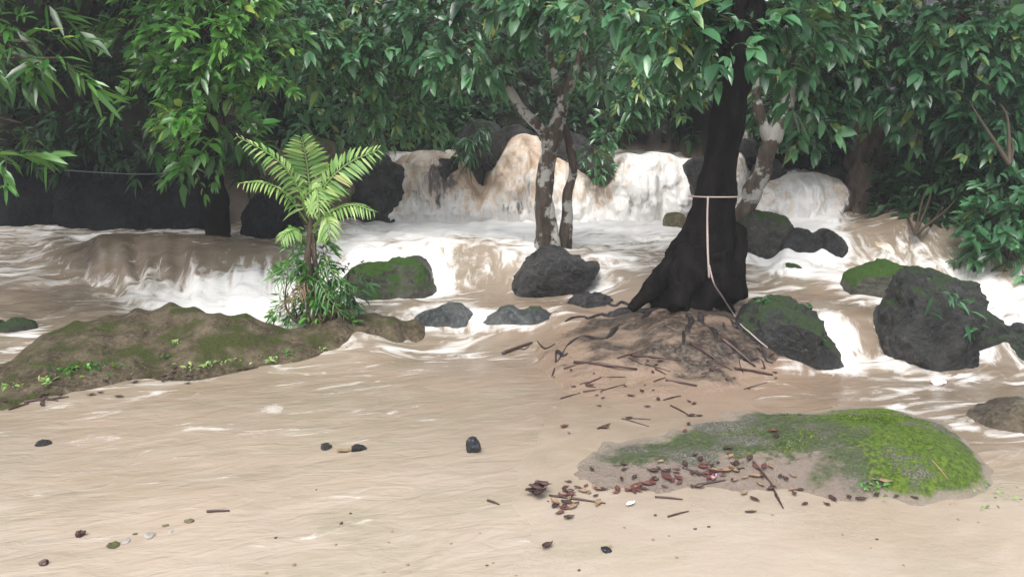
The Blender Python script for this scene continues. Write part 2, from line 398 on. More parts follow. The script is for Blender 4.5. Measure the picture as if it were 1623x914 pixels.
# ------------------------------------------------------------------ the lie of the land
def dense(a, step=38):            # fill in between neighbouring controls of one row
    out = [a[0]]
    for p, q in zip(a, a[1:]):
        if 40 < abs(q[0] - p[0]) <= 215 and abs(q[1] - p[1]) <= 22:
            k = int(abs(q[0] - p[0]) // step) + 1
            out += [tuple(u + (v - u) * i / k for u, v in zip(p, q)) for i in range(1, k)]
        out.append(q)
    return out
W = []                           # px, py, z
def w(*a):
    for px, py, z in dense(a):
        q = G(px, py, z); W.append((q[0], q[1], z))
w(*[(x, 914, 0.0) for x in (-300, 0, 400, 800, 1200, 1623, 1900)], *[(x, 800, 0.0) for x in (-300, 0, 400, 800, 1200, 1623, 1900)],
  *[(x, 700, 0.0) for x in (-200, 0, 300, 600, 900, 1200, 1500, 1800)], *[(x, 640, 0.0) for x in (-200, 100, 300, 500, 700, 900, 1100, 1300, 1500, 1700)],
  *[(x, 585, 0.0) for x in (350, 500, 650, 800, 1300, 1400, 1500, 1700)],
  (640, 538, 0.0), (740, 534, 0.0), (850, 540, 0.02), (900, 545, 0.05),
  (640, 512, 0.06), (680, 497, 0.10), (750, 495, 0.11), (830, 495, 0.12), (900, 498, 0.14),
  (560, 492, 0.13), (620, 482, 0.15), (700, 470, 0.15), (780, 465, 0.15), (860, 470, 0.16), (930, 470, 0.17), (1000, 475, 0.19),
  # small cascade below the pool
  (560, 440, 0.25), (620, 452, 0.19), (700, 453, 0.17), (790, 453, 0.17), (830, 445, 0.22), (950, 448, 0.24), (1010, 445, 0.27),
  (560, 412, 0.37), (640, 405, 0.39), (720, 405, 0.40), (800, 404, 0.40), (850, 408, 0.38), (950, 415, 0.36), (1020, 420, 0.35),
  (560, 385, 0.42), (700, 380, 0.42), (850, 380, 0.42), (980, 380, 0.42), (1080, 385, 0.42),
  (640, 352, 0.43), (800, 352, 0.43), (950, 352, 0.43), (1080, 355, 0.43),
  # left channel: back water, smooth brown hump, white water below
  (470, 383, 0.43), (400, 383, 0.46), (300, 384, 0.47), (200, 388, 0.46), (150, 394, .43), (110, 408, 0.34), (60, 400, 0.30), (0, 400, 0.30), (-150, 400, 0.31),
  (470, 370, .40), (400, 372, .38), (300, 373, .37), (200, 376, .37), (130, 384, .35), (480, 355, 0.42), (350, 358, 0.40), (200, 358, 0.40), (80, 362, 0.39), (0, 365, 0.40), (-150, 365, 0.40),
  (470, 415, 0.32), (400, 415, 0.36), (300, 412, 0.38), (200, 415, 0.36), (145, 425, 0.27), (110, 430, .22), (60, 425, 0.24), (0, 430, 0.22), (-150, 430, 0.22),
  (480, 455, 0.16), (400, 452, 0.16), (300, 450, 0.17), (220, 446, 0.18), (120, 450, 0.18), (0, 455, 0.18), (-150, 455, 0.18),
  (480, 485, 0.12), (400, 475, 0.13), (300, 465, 0.15), (200, 470, 0.15), (100, 480, 0.14), (0, 490, 0.13), (-150, 490, 0.13),
  (0, 520, 0.09), (60, 520, 0.08), (-150, 520, 0.09), (20, 560, 0.03), (-100, 570, 0.03), (440, 505, 0.10),
  # right side
  (1080, 500, 0.15), (1200, 395, 0.42), (1240, 425, 0.36), (1300, 425, 0.35), (1380, 422, 0.35), (1450, 424, 0.34), (1520, 432, 0.33), (1600, 440, 0.32), (1700, 450, 0.3),
  (1200, 445, 0.29), (1300, 450, 0.30), (1380, 455, 0.29), (1200, 475, 0.24), (1290, 480, 0.25), (1380, 480, 0.25), (1600, 480, 0.26), (1700, 480, 0.26), (1600, 520, 0.2), (1480, 490, 0.24),
  (1310, 505, 0.22), (1390, 505, 0.22), (1330, 540, 0.10), (1390, 540, 0.10), (1350, 572, 0.015), (1400, 572, 0.015), (1620, 560, 0.06), (1750, 560, 0.05),
  (1190, 350, 0.55), (1245, 372, 0.57), (1300, 366, 0.60), (1380, 364, 0.60), (1440, 376, 0.56), (1500, 386, 0.52), (1560, 402, 0.46), (1640, 420, 0.42),
  (1240, 396, 0.44), (1320, 396, 0.46), (1400, 398, 0.45), (1460, 404, 0.43), (1540, 416, 0.40),
  (1200, 345, 0.62), (1270, 350, 0.62), (1340, 352, 0.62))
for x in np.arange(-1.7, 2.35, 0.25): W.append((x, 9.75, 1.0)); W.append((x, 10.4, 1.1)); W.append((x, 9.0, 0.43)); W.append((x, 9.3, 0.43))
for x in (-7.5, -6, -4.5, -3.2, -2.2): W.append((x, 9.6, .43)); W.append((x, 10.6, .43))
for x in (3.8, 4.6, 5.6): W.append((x, 8.6, .6)); W.append((x, 10.4, .8))
for x in (2.35, 2.8, 3.25): W.append((x, 8.15, 0.95)); W.append((x, 9.0, 1.05))
WATER = Field(W, 22.0, .5)

D = []                           # depth of water over the bed (negative: bare wet sand)
def dd(*a):
    for px, py, z in a:
        q = G(px, py, 0.0); D.append((q[0], q[1], z))
dd((0, 914, .03), (300, 914, .02), (600, 914, .01), (800, 914, 0.0), (1000, 914, -.012), (1300, 914, -.016), (1623, 914, -.012), (1900, 900, -.01), (-300, 914, .03),
   (0, 800, .03), (300, 800, .03), (600, 800, .02), (800, 820, .004), (950, 830, -.014), (1200, 830, -.016), (1450, 820, -.014), (1623, 800, -.004), (1800, 800, .0),
   (0, 700, .04), (400, 700, .04), (700, 700, .02), (860, 720, -.004), (900, 680, -.008), (1000, 650, -.012), (1150, 640, -.008), (1300, 640, .02), (1500, 650, .03), (1623, 700, .02), (1580, 760, .004),
   (0, 600, .06), (400, 620, .05), (700, 600, .05), (850, 600, .02), (960, 590, -.012), (1100, 590, -.012), (1250, 600, .02), (1450, 590, .06), (1623, 590, .06), (-300, 700, .04),
   (300, 500, .12), (600, 500, .1), (900, 500, .06), (1200, 500, .08), (1500, 500, .12), (300, 400, .15), (700, 380, .2), (1100, 400, .15), (1500, 420, .15), (0, 450, .15), (-300, 400, .15), (1900, 500, .12))
DEPTH = Field(D, 15.0)

FO = []; TO = []
def ft(*a):
    for px, py, z, f, t in dense(a):
        q = G(px, py, z); FO.append((q[0], q[1], f)); TO.append((q[0], q[1], t))
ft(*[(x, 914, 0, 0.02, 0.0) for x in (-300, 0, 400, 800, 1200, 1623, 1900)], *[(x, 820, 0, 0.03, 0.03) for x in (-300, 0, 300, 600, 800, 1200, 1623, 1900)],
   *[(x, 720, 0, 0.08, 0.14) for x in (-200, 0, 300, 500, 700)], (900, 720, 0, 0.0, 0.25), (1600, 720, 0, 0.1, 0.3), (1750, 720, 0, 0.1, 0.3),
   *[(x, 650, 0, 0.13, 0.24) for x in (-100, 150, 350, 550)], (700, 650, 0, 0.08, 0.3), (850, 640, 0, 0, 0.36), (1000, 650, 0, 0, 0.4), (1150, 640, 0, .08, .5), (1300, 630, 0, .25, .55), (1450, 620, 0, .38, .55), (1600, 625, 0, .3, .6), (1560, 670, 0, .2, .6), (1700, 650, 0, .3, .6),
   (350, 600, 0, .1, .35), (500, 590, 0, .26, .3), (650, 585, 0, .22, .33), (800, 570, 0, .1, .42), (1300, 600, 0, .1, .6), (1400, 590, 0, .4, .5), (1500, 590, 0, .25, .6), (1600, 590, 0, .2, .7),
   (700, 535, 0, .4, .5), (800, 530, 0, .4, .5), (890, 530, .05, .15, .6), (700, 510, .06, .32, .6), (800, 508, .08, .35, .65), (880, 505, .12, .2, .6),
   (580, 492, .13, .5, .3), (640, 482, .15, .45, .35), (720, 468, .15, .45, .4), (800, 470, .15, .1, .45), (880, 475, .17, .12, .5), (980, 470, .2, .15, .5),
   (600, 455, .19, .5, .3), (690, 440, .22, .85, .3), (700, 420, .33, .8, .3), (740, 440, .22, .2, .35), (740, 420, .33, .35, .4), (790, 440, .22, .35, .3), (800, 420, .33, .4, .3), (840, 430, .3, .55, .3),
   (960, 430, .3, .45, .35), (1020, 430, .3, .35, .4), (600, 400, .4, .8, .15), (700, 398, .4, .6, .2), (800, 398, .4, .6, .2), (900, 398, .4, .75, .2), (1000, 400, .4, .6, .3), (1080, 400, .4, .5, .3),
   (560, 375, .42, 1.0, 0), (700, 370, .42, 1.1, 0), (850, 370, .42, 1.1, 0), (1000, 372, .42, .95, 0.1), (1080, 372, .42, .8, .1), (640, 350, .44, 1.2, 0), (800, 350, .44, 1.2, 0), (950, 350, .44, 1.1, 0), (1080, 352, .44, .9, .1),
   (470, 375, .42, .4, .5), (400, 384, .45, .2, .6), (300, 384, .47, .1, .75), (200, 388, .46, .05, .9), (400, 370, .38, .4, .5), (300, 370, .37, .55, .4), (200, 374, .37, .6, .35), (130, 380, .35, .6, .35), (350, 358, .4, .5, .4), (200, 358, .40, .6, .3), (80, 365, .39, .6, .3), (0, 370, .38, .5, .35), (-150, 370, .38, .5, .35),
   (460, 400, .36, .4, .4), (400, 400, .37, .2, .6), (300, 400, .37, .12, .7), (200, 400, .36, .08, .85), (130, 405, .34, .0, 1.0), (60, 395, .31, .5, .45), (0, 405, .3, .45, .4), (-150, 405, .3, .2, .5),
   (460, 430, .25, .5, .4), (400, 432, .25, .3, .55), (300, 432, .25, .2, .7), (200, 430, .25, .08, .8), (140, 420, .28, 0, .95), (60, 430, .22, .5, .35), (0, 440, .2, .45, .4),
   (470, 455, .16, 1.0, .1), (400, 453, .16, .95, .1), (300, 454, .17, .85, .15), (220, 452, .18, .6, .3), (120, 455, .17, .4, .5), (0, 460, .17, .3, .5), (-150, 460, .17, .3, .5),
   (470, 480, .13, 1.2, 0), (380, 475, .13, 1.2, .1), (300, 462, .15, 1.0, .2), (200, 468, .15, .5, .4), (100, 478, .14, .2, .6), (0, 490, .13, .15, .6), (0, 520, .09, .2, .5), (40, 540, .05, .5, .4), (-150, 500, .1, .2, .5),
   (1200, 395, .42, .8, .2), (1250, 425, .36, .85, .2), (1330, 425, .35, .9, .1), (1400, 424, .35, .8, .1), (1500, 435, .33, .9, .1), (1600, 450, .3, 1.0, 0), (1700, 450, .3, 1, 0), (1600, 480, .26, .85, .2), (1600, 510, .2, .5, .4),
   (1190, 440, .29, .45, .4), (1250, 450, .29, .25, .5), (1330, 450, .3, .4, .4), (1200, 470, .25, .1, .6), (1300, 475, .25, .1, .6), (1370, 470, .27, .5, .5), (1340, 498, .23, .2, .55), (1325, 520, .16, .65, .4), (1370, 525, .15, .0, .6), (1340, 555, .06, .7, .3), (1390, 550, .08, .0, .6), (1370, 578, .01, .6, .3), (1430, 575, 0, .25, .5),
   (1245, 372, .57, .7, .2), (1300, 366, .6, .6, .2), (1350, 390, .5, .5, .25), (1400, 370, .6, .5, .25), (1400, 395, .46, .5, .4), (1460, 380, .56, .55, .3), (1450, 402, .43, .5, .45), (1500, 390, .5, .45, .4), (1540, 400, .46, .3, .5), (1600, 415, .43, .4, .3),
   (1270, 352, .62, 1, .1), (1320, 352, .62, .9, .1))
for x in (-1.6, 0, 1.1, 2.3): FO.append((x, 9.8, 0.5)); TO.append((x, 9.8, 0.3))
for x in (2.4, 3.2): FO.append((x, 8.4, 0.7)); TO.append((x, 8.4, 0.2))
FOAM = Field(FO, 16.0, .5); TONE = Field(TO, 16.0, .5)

def water_z(x, y):
    x = np.atleast_1d(np.asarray(x, float)); y = np.atleast_1d(np.asarray(y, float))
    z = WATER(x, np.maximum(y, 1.6)); z = np.where(y < 2.2, z * sstep(1.6, 2.2, y), z)
    return z

YS_X = [-30, -8, -5, -3, -1.9, -1.5, 2.0, 2.4, 3.1, 3.5, 4.1, 5, 30]
YS_Y = [4, 8.2, 8.7, 9.0, 9.3, 10.35, 10.35, 9.3, 8.3, 7.6, 6.7, 6.3, 4]
def hill(x, y):
    ys = np.interp(x, YS_X, YS_Y); t = np.maximum(y - ys, 0)
    steep = np.interp(x, [-8, -3, -1.6, 2.5, 4, 8], [1.9, 1.7, 0.8, 0.5, 0.35, 0.4])
    top = np.interp(x, [-10, -2, 1, 3, 4.5, 6, 12], [9, 8, 6, 2.8, 1.3, 1.6, 5])
    z = top * (1 - np.exp(-steep * t / np.maximum(top, .5) * 1.6)) 
    z += fbm(np.stack([x * 0.9, y * 0.9, x * 0], -1), 4, 3) * 0.16 * np.minimum(t * 2, 1.5)
    return z, t

def ground_z(x, y):
    x = np.atleast_1d(np.asarray(x, float)); y = np.atleast_1d(np.asarray(y, float))
    yc = np.clip(y, 1.6, 10.3); xc = np.clip(x, -6.5, 5.2)
    b = water_z(xc, yc) - np.where(y < 1.8, -0.002, DEPTH(xc, np.clip(y, 1.8, 10)))
    h, t = hill(x, y)
    return b + h + 0.12 * np.minimum(t * 3, 1)

def axis(a, b, step, lo, hi, n):
    core = np.arange(a, b + 1e-6, step)
    l = a - np.geomspace(step * 1.5, a - lo, n)[::-1]; r = b + np.geomspace(step * 1.5, hi - b, n)
    return np.concatenate([l, core, r])
gx = axis(-6.2, 5.6, 0.05, -90, 90, 34); gy = axis(1.6, 12, 0.05, -60, 120, 34)
X, Y = np.meshgrid(gx, gy)
Z = ground_z(X, Y); Z += fbm(np.stack([X * 2.5, Y * 2.5, X * 0], -1), 3, 9) * 0.002
_, T = hill(X, Y)
ground = obj('ground', np.stack([X, Y, Z], -1).reshape(-1, 3), grid_faces(*X.shape), M['sand'], attrs=dict(hill=sstep(0.0, 0.25, T + (X > 5.4) + (X < -6.4)).ravel(), tone=np.clip(TONE(np.clip(X, -6.4, 5.4), np.clip(Y, 1.8, 10)), 0, 1).ravel()))
tag(ground, kind='structure')

# running flood water, one sheet from the upstream reach to the foreground
wx = np.arange(-6.4, 5.4, 0.03); wy = np.arange(1.2, 10.6, 0.03)
X, Y = np.meshgrid(wx, wy); Z = water_z(X, Y); fo = np.clip(FOAM(X, np.maximum(Y, 1.8)), 0, 1.2); to = np.clip(TONE(X, np.maximum(Y, 1.8)), 0, 1)
p3 = np.stack([X, Y, Z * 0], -1)
c, s_ = math.cos(0.24), math.sin(0.24)
rx, ry = X * c + Y * s_, -X * s_ + Y * c
small = fbm(np.stack([rx * 2.0, ry * 6, X * 0], -1), 4, 21)
chop = fbm(np.stack([X * 5, Y * 7, X * 0], -1), 4, 33)
near = 1 - sstep(4.6, 6.2, Y)
Z = Z + small * 0.003 * near + (1 - near) * (small * 0.007 + chop * (0.008 + 0.024 * np.clip(fo, 0, 1))) + near * chop * 0.006 * np.clip(fo, 0, 1)
_, T = hill(X, Y)
wf = grid_faces(*X.shape); wf = wf[(T.ravel()[wf] < 0.35).all(1)]
used = np.unique(wf); rm = np.zeros(X.size, int); rm[used] = np.arange(len(used))
water = obj('water', np.stack([X, Y, Z], -1).reshape(-1, 3)[used], rm[wf], M['water'], attrs=dict(foam=fo.ravel()[used], tone=to.ravel()[used]))
tag(water, kind='structure')

# ------------------------------------------------------------------ waterfalls (curtains of falling water)
def curtain(name, prof, ytop, ybot, zb, foamf, tonef, bulge, seed=0, nc=240, nr=56, back=0.7):
    px = np.linspace(prof[0][0], prof[-1][0], nc)
    top = np.interp(px, [a[0] for a in prof], [a[1] for a in prof])
    k = np.array([.25, .5, .25]); tp = np.convolve(np.pad(top, 2, 'edge'), np.ones(5) / 5, 'valid') + noise(np.stack([px * .05, px * 0, px * 0], 1), seed) * 3
    yt = np.interp(px, *zip(*ytop)); yb = np.interp(px, *zip(*ybot))
    T = np.array([P(a, b, y_) for a, b, y_ in zip(px, tp, yt)])
    V = []; f = []; t = []; u = []; rim = []
    for i in range(nr):
        q = i / (nr - 1)
        if q < 0.15:                                    # the reach behind the lip
            qq = 1 - q / 0.15
            v = T.copy(); v[:, 1] += back * qq; v[:, 2] += 0.02 * qq * (1 - qq) - 0.03 * qq; v[:, 0] *= 1 + 0.0 * qq; vv = -qq * 0.5
        else:
            qq = (q - 0.15) / 0.85
            bx = T[:, 0] * yb / yt
            v = np.stack([T[:, 0] * (1 - qq) + bx * qq, yt + (yb - yt) * (1 - (1 - qq) ** 1.7 * 1.0) , T[:, 2] + (zb - T[:, 2]) * qq ** 1.25], 1); vv = qq
            v[:, 1] -= np.array([bulge(a, qq) for a in px])
            ns = np.stack([v[:, 0] * 4, v[:, 2] * 1.3, v[:, 0] * 0 + seed], 1)
            v[:, 1] -= fbm(ns, 4, seed) * 0.10 * min(1, qq * 4) + np.abs(fbm(np.stack([v[:, 0] * 3.2, v[:, 2] * 3.6, v[:, 0] * 0 + 5], 1), 4, seed + 2)) * .13 * min(1, qq * 4)
            v[:, 2] += fbm(np.stack([v[:, 0] * 7, v[:, 2] * 7, v[:, 0] * 0], 1), 3, seed + 4) * 0.035 * min(1, qq * 4)
        V.append(v); f.append([foamf(a, qq if q >= .15 else 0) for a in px]); t.append([tonef(a, vv) for a in px])
        u.append(np.stack([v[:, 0], np.full(nc, vv)], 1))
        e = np.minimum(px - px[0], px[-1] - px) / 18.0; rim.append(np.minimum(e, 1.0) * 1.0)
    return tag(obj(name, np.vstack(V), grid_faces(nr, nc), M['falls'], uv=np.vstack(u), attrs=dict(foam=np.ravel(f), tone=np.ravel(t), rim=np.ravel(rim))), kind='structure')

def g2(a, q, pa, pq, ra, rq): return math.exp(-((a - pa) / ra) ** 2 - ((q - pq) / rq) ** 2)
curtain('waterfall', [(600, 300), (612, 262), (640, 246), (680, 238), (720, 238), (745, 252), (762, 284), (776, 262), (795, 238), (812, 218), (835, 210), (855, 218), (868, 240), (905, 250), (930, 268), (952, 288), (968, 262), (985, 246), (1040, 243), (1095, 250), (1135, 254), (1180, 258)],
        [(600, 9.5), (700, 9.35), (765, 9.5), (835, 9.55), (950, 9.6), (1040, 9.5), (1180, 9.5)],
        [(600, 9.05), (700, 8.95), (765, 9.0), (835, 8.95), (950, 8.95), (1040, 9.0), (1180, 9.0)], 0.36,
        lambda a, q: 0.18 + 0.95 * q ** 2.0 + 0.55 * sstep(950, 1010, a) - 0.25 * g2(a, q, 790, .35, 60, .5),
        lambda a, q: 0.85 * g2(a, q, 705, .32, 30, .25) + 0.45 * g2(a, q, 690, .65, 45, .25) + .45 * g2(a, q, 825, .75, 40, .25) + .35 * g2(a, q, 1010, .7, 45, .25) + .5 * g2(a, q, 765, .1, 8, .3),
        lambda a, q: 0.16 * g2(a, q, 700, .35, 60, .4) + 0.18 * g2(a, q, 830, .5, 50, .4) + .14 * g2(a, q, 1040, .45, 60, .3) + 0.12 * g2(a, q, 745, .8, 40, .25), 5)
curtain('cascade', [(1246, 372), (1256, 366), (1300, 362), (1345, 360), (1400, 365), (1445, 373), (1482, 378), (1520, 386), (1560, 398), (1600, 410), (1660, 424)],
        [(1246, 7.2), (1400, 7.15), (1520, 6.95), (1660, 6.55)], [(1246, 6.86), (1400, 6.86), (1520, 6.72), (1660, 6.35)], 0.29,
        lambda a, q: 0.35 + 0.65 * q ** 1.5 - .2 * g2(a, q, 1400, .5, 90, .5) + .3 * g2(a, q, 1500, .3, 25, .4), lambda a, q: .3 * g2(a, q, 1540, .3, 20, .3),
        lambda a, q: 0.07 * g2(a, q, 1400, .55, 40, .3) + .08 * g2(a, q, 1350, .6, 25, .3) + .07 * g2(a, q, 1460, .5, 25, .4), 25, nc=200, nr=36, back=.25)
curtain('waterfall', [(1188, 300), (1200, 290), (1225, 288), (1245, 275), (1262, 272), (1290, 272), (1305, 278), (1330, 284), (1340, 295)],
        [(1188, 7.95), (1340, 7.95)], [(1188, 7.55), (1340, 7.6)], 0.54,
        lambda a, q: 0.4 + 0.5 * q + .3 * g2(a, q, 1275, .2, 20, .4), lambda a, q: 0.3 * g2(a, q, 1310, .2, 14, .2) + 0.25 * g2(a, q, 1225, .1, 20, .2),
        lambda a, q: 0.08 * g2(a, q, 1270, .5, 40, .4), 15, nc=110, nr=40, back=0.3)

# ------------------------------------------------------------------ rocks
def ico(sub):
    import bmesh
    bm = bmesh.new(); bmesh.ops.create_icosphere(bm, subdivisions=sub, radius=1)
    V = np.array([v.co[:] for v in bm.verts]); Fc = np.array([[v.index for v in f.verts] for f in bm.faces]); bm.free(); return V, Fc
ICO = {k: ico(k) for k in (2, 3, 4, 5, 6)}

def rock(outline, Y, depth, material, label, name='rock', seed=0, amp=0.15, sub=5, blocky=0.6, group=None, parent=None, cat='rock', facet=0.5):
    o = np.array(outline, float); c = o.mean(0); C = P(c[0], c[1], Y)
    pts = np.array([P(a, b, Y) for a, b in o]); dx, dz = pts[:, 0] - C[0], pts[:, 2] - C[2]
    th = np.arctan2(dz, dx); r = np.hypot(dx, dz); i = np.argsort(th); th, r = th[i], r[i]
    th = np.concatenate([th - 2 * np.pi, th, th + 2 * np.pi]); r = np.concatenate([r, r, r])
    V, Fc = ICO[sub]; s = np.hypot(V[:, 0], V[:, 2]); t = np.arctan2(V[:, 2], V[:, 0])
    R = np.interp(t, th, r); ss = s ** blocky
    q = np.stack([np.cos(t) * R * ss, np.sign(V[:, 1]) * np.abs(V[:, 1]) ** 0.75 * depth, np.sin(t) * R * ss], 1)
    size = r.mean()
    n1 = fbm(q / size * 1.1 + seed * 7.7, 5, seed, 0.55); n2 = -np.abs(fbm(q / size * 2.3 + seed * 3.1, 4, seed + 9, 0.5))
    n1 = n1 + 0.2 * fbm(q / size * 6 + seed, 4, seed + 3, 0.6)
    face = np.abs(V[:, 1]) * 1.0
    d = V * ((n1 * amp + n2 * amp * facet) * size)[:, None]
    q = q + d * (0.55 + 0.45 * face)[:, None]
    rr = np.random.default_rng(seed + 900)
    for _ in range(16):
        nv = rr.normal(size=3); nv[1] = -abs(nv[1]) - .9; nv /= np.linalg.norm(nv)
        pr = q @ nv; lim = pr.max() * rr.uniform(.8, .95)
        q = q - nv * (np.maximum(pr - lim, 0) * .85)[:, None]
    q = q + V * (fbm(q / size * 9 + seed, 4, seed + 5, .6) * .035 * size)[:, None]
    V2 = q + C
    ob = obj(name, V2, Fc, material, parent)
    if parent is None: tag(ob, label, cat, group); recentre(ob)
    return ob

def lump(center, size, material, label, name='rock', seed=0, amp=0.25, sub=4, cat='rock', group=None):
    V, Fc = ICO[sub]; q = V * np.array(size)
    q = q + V * (fbm(V * 1.4 + seed * 5, 5, seed)[:, None] * amp * min(size))
    ob = obj(name, q, Fc, material); ob.location = tuple(center); return tag(ob, label, cat, group)

rock([(540, 500), (545, 440), (575, 418), (610, 420), (640, 410), (668, 416), (682, 440), (680, 500)], 6.55, 0.28, M['greenrock'], 'green mossy rock in the stream just right of the young palm', seed=1)
rock([(605, 450), (612, 424), (640, 409), (668, 414), (684, 436), (680, 458), (640, 462)], 6.62, 0.22, M['rock'], 'dark wet rock shoulder beside the small cascade, behind the green mossy rock', seed=12, sub=4)
rock([(812, 475), (838, 412), (860, 400), (905, 410), (930, 420), (952, 418), (940, 440), (905, 462), (870, 480)], 6.45, 0.28, M['rock'], 'dark angular rock standing at the foot of the twin trunk tree', seed=2, amp=.14, facet=.9)
rock([(640, 560), (652, 508), (690, 492), (735, 486), (750, 496), (755, 520), (750, 560)], 5.9, 0.16, M['bluerock'], 'low wet blue grey rock right of the mossy end of the bank', seed=3, sub=4)
rock([(750, 560), (765, 506), (830, 498), (885, 504), (905, 560)], 5.85, 0.14, M['bluerock'], 'low wet rock lip with thin water running over it', seed=31, sub=4)
# right hand boulders
rock([(1392, 620), (1392, 545), (1418, 480), (1446, 432), (1472, 424), (1498, 440), (1524, 442), (1544, 462), (1538, 488), (1520, 530), (1512, 620)], 5.2, 0.38, M['darkmoss'], 'large dark craggy boulder on the right side of the slot', seed=4, amp=.14, facet=.9, sub=6)
rock([(1500, 620), (1508, 520), (1540, 500), (1590, 508), (1640, 520), (1660, 600), (1600, 620)], 5.3, 0.35, M['darkmoss'], 'lower mossy boulder against the right edge of the photo', seed=5)
rock([(1338, 480), (1345, 435), (1375, 424), (1430, 424), (1470, 436), (1475, 500), (1400, 500)], 6.0, 0.25, M['greenrock'], 'low rounded moss covered rock behind the large craggy boulder', seed=6, sub=4, amp=.05)
rock([(1180, 620), (1180, 505), (1200, 482), (1240, 474), (1275, 482), (1300, 520), (1325, 560), (1328, 620)], 5.2, 0.38, M['darkmoss'], 'dark mossy ledge between the root mound and the slot', seed=7)
rock([(1180, 440), (1178, 345), (1215, 336), (1242, 342), (1252, 370), (1246, 440)], 7.1, 0.3, M['mossrock'], 'upright block of rock with a green mossy side right of the black trunk', seed=8, blocky=.45, amp=.07)
cr = [rock([(1255, 430), (1253, 368), (1270, 360), (1284, 368), (1288, 430)], 6.86, 0.16, M['rock'], 'left one of two dark rocks in the right hand cascade', seed=41, sub=4, amp=.06),
      rock([(1292, 425), (1294, 372), (1308, 362), (1324, 370), (1324, 425)], 6.86, 0.16, M['rock'], 'right one of two dark rocks in the right hand cascade', seed=42, sub=4, amp=.06)]
rock([(1055, 370), (1054, 344), (1070, 337), (1086, 344), (1088, 370)], 8.2, 0.15, M['tanrock'], 'small pale rock in the pool left of the black trunk', seed=43, sub=4)
rock([(1235, 445), (1238, 422), (1256, 417), (1272, 430), (1270, 445)], 6.5, 0.12, M['mossrock'], 'small mossy stone breaking the water between slot and cascade', seed=44, sub=3)
rock([(1528, 430), (1522, 382), (1545, 372), (1570, 385), (1600, 400), (1600, 430)], 7.0, 0.2, M['rock'], 'wet brown rock at the right end of the cascade', seed=45, sub=4)
rock([(1520, 720), (1545, 668), (1590, 650), (1660, 648), (1690, 720)], 4.0, 0.2, M['tanwet'], 'low dark rock half under the brown stream at the right edge', seed=46, sub=4, amp=.08)
# around the falls
rock([(735, 310), (728, 255), (735, 200), (775, 190), (800, 210), (795, 245), (768, 275), (762, 320)], 9.45, 0.3, M['darkmoss'], 'dark rock pillar splitting the left and middle falls', seed=9)
rock([(765, 260), (770, 214), (795, 206), (838, 208), (850, 222), (812, 235), (800, 262)], 9.7, 0.3, M['rock'], 'grey brown rock at the lip of the middle fall', seed=10, sub=4)
rock([(838, 235), (845, 212), (872, 208), (915, 210), (945, 240), (950, 285), (925, 275), (895, 258), (862, 252)], 9.55, 0.25, M['rock'], 'dark rock behind the twin trunks at the fall lip', seed=11, sub=4)
rock([(938, 282), (935, 250), (950, 238), (968, 245), (973, 265), (960, 282)], 9.3, 0.15, M['mossrock'], 'grey round rock with small leaves at the lip left of the broad fall', seed=13, sub=4)
rock([(664, 330), (672, 262), (690, 250), (712, 252), (730, 275), (715, 300), (690, 332)], 9.12, 0.115, M['rock'], 'grey rock face showing through the left fall', seed=14, sub=4)
rock([(548, 370), (552, 250), (600, 235), (622, 250), (612, 370)], 9.2, 0.3, M['rock'], 'upright dark rock wall left of the falls', seed=15)
rock([(430, 370), (435, 250), (470, 220), (530, 225), (562, 260), (560, 310), (520, 370)], 8.9, 0.35, M['tanrock'], 'big pale olive boulder behind the young palm', seed=16, amp=.05)
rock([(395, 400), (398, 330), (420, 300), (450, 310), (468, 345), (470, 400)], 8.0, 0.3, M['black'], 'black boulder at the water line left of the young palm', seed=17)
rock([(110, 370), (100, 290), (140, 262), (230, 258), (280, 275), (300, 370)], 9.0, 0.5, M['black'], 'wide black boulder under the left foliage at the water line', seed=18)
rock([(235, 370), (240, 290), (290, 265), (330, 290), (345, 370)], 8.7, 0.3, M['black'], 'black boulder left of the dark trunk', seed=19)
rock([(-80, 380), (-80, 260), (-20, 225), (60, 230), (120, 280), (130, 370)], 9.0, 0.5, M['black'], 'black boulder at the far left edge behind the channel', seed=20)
rock([(60, 270), (70, 225), (110, 215), (160, 235), (165, 275)], 9.4, 0.25, M['trunk_brown'], 'brown stump like rock on top of the far left boulders', seed=21, sub=4)
rock([(1090, 290), (1085, 262), (1130, 250), (1230, 262), (1235, 300)], 8.6, 0.2, M['rock'], 'dark ledge between the broad fall and the right fall', seed=22, sub=4)
# long dark log lying above the right fall
lg = MB(); lg.add(*tube_mesh([P(1165, 262, 8.5), P(1240, 256, 8.4), P(1290, 256, 8.35), P(1350, 262, 8.3)], [.075, .08, .075, .07], 12, 20, .12, 4))
tag(recentre(lg.obj('fallen_log', M['trunk_black'])), 'dark fallen log lying across above the right fall', 'log')
rock([(1302, 300), (1300, 276), (1340, 274), (1345, 300)], 8.0, 0.15, M['rock'], 'square dark stone under the log at the foot of the big brown trunk', seed=23, sub=3, blocky=.4)
rock([(1190, 290), (1195, 266), (1240, 264), (1246, 288)], 8.1, 0.15, M['rock'], 'flat dark stone under the left end of the fallen log', seed=24, sub=3, blocky=.4)
rock([(-60, 590), (-60, 525), (0, 513), (50, 516), (62, 530), (10, 560)], 5.6, 0.15, M['darkmoss'], 'dark mossy rock where the bank meets the left edge', seed=25, sub=4)

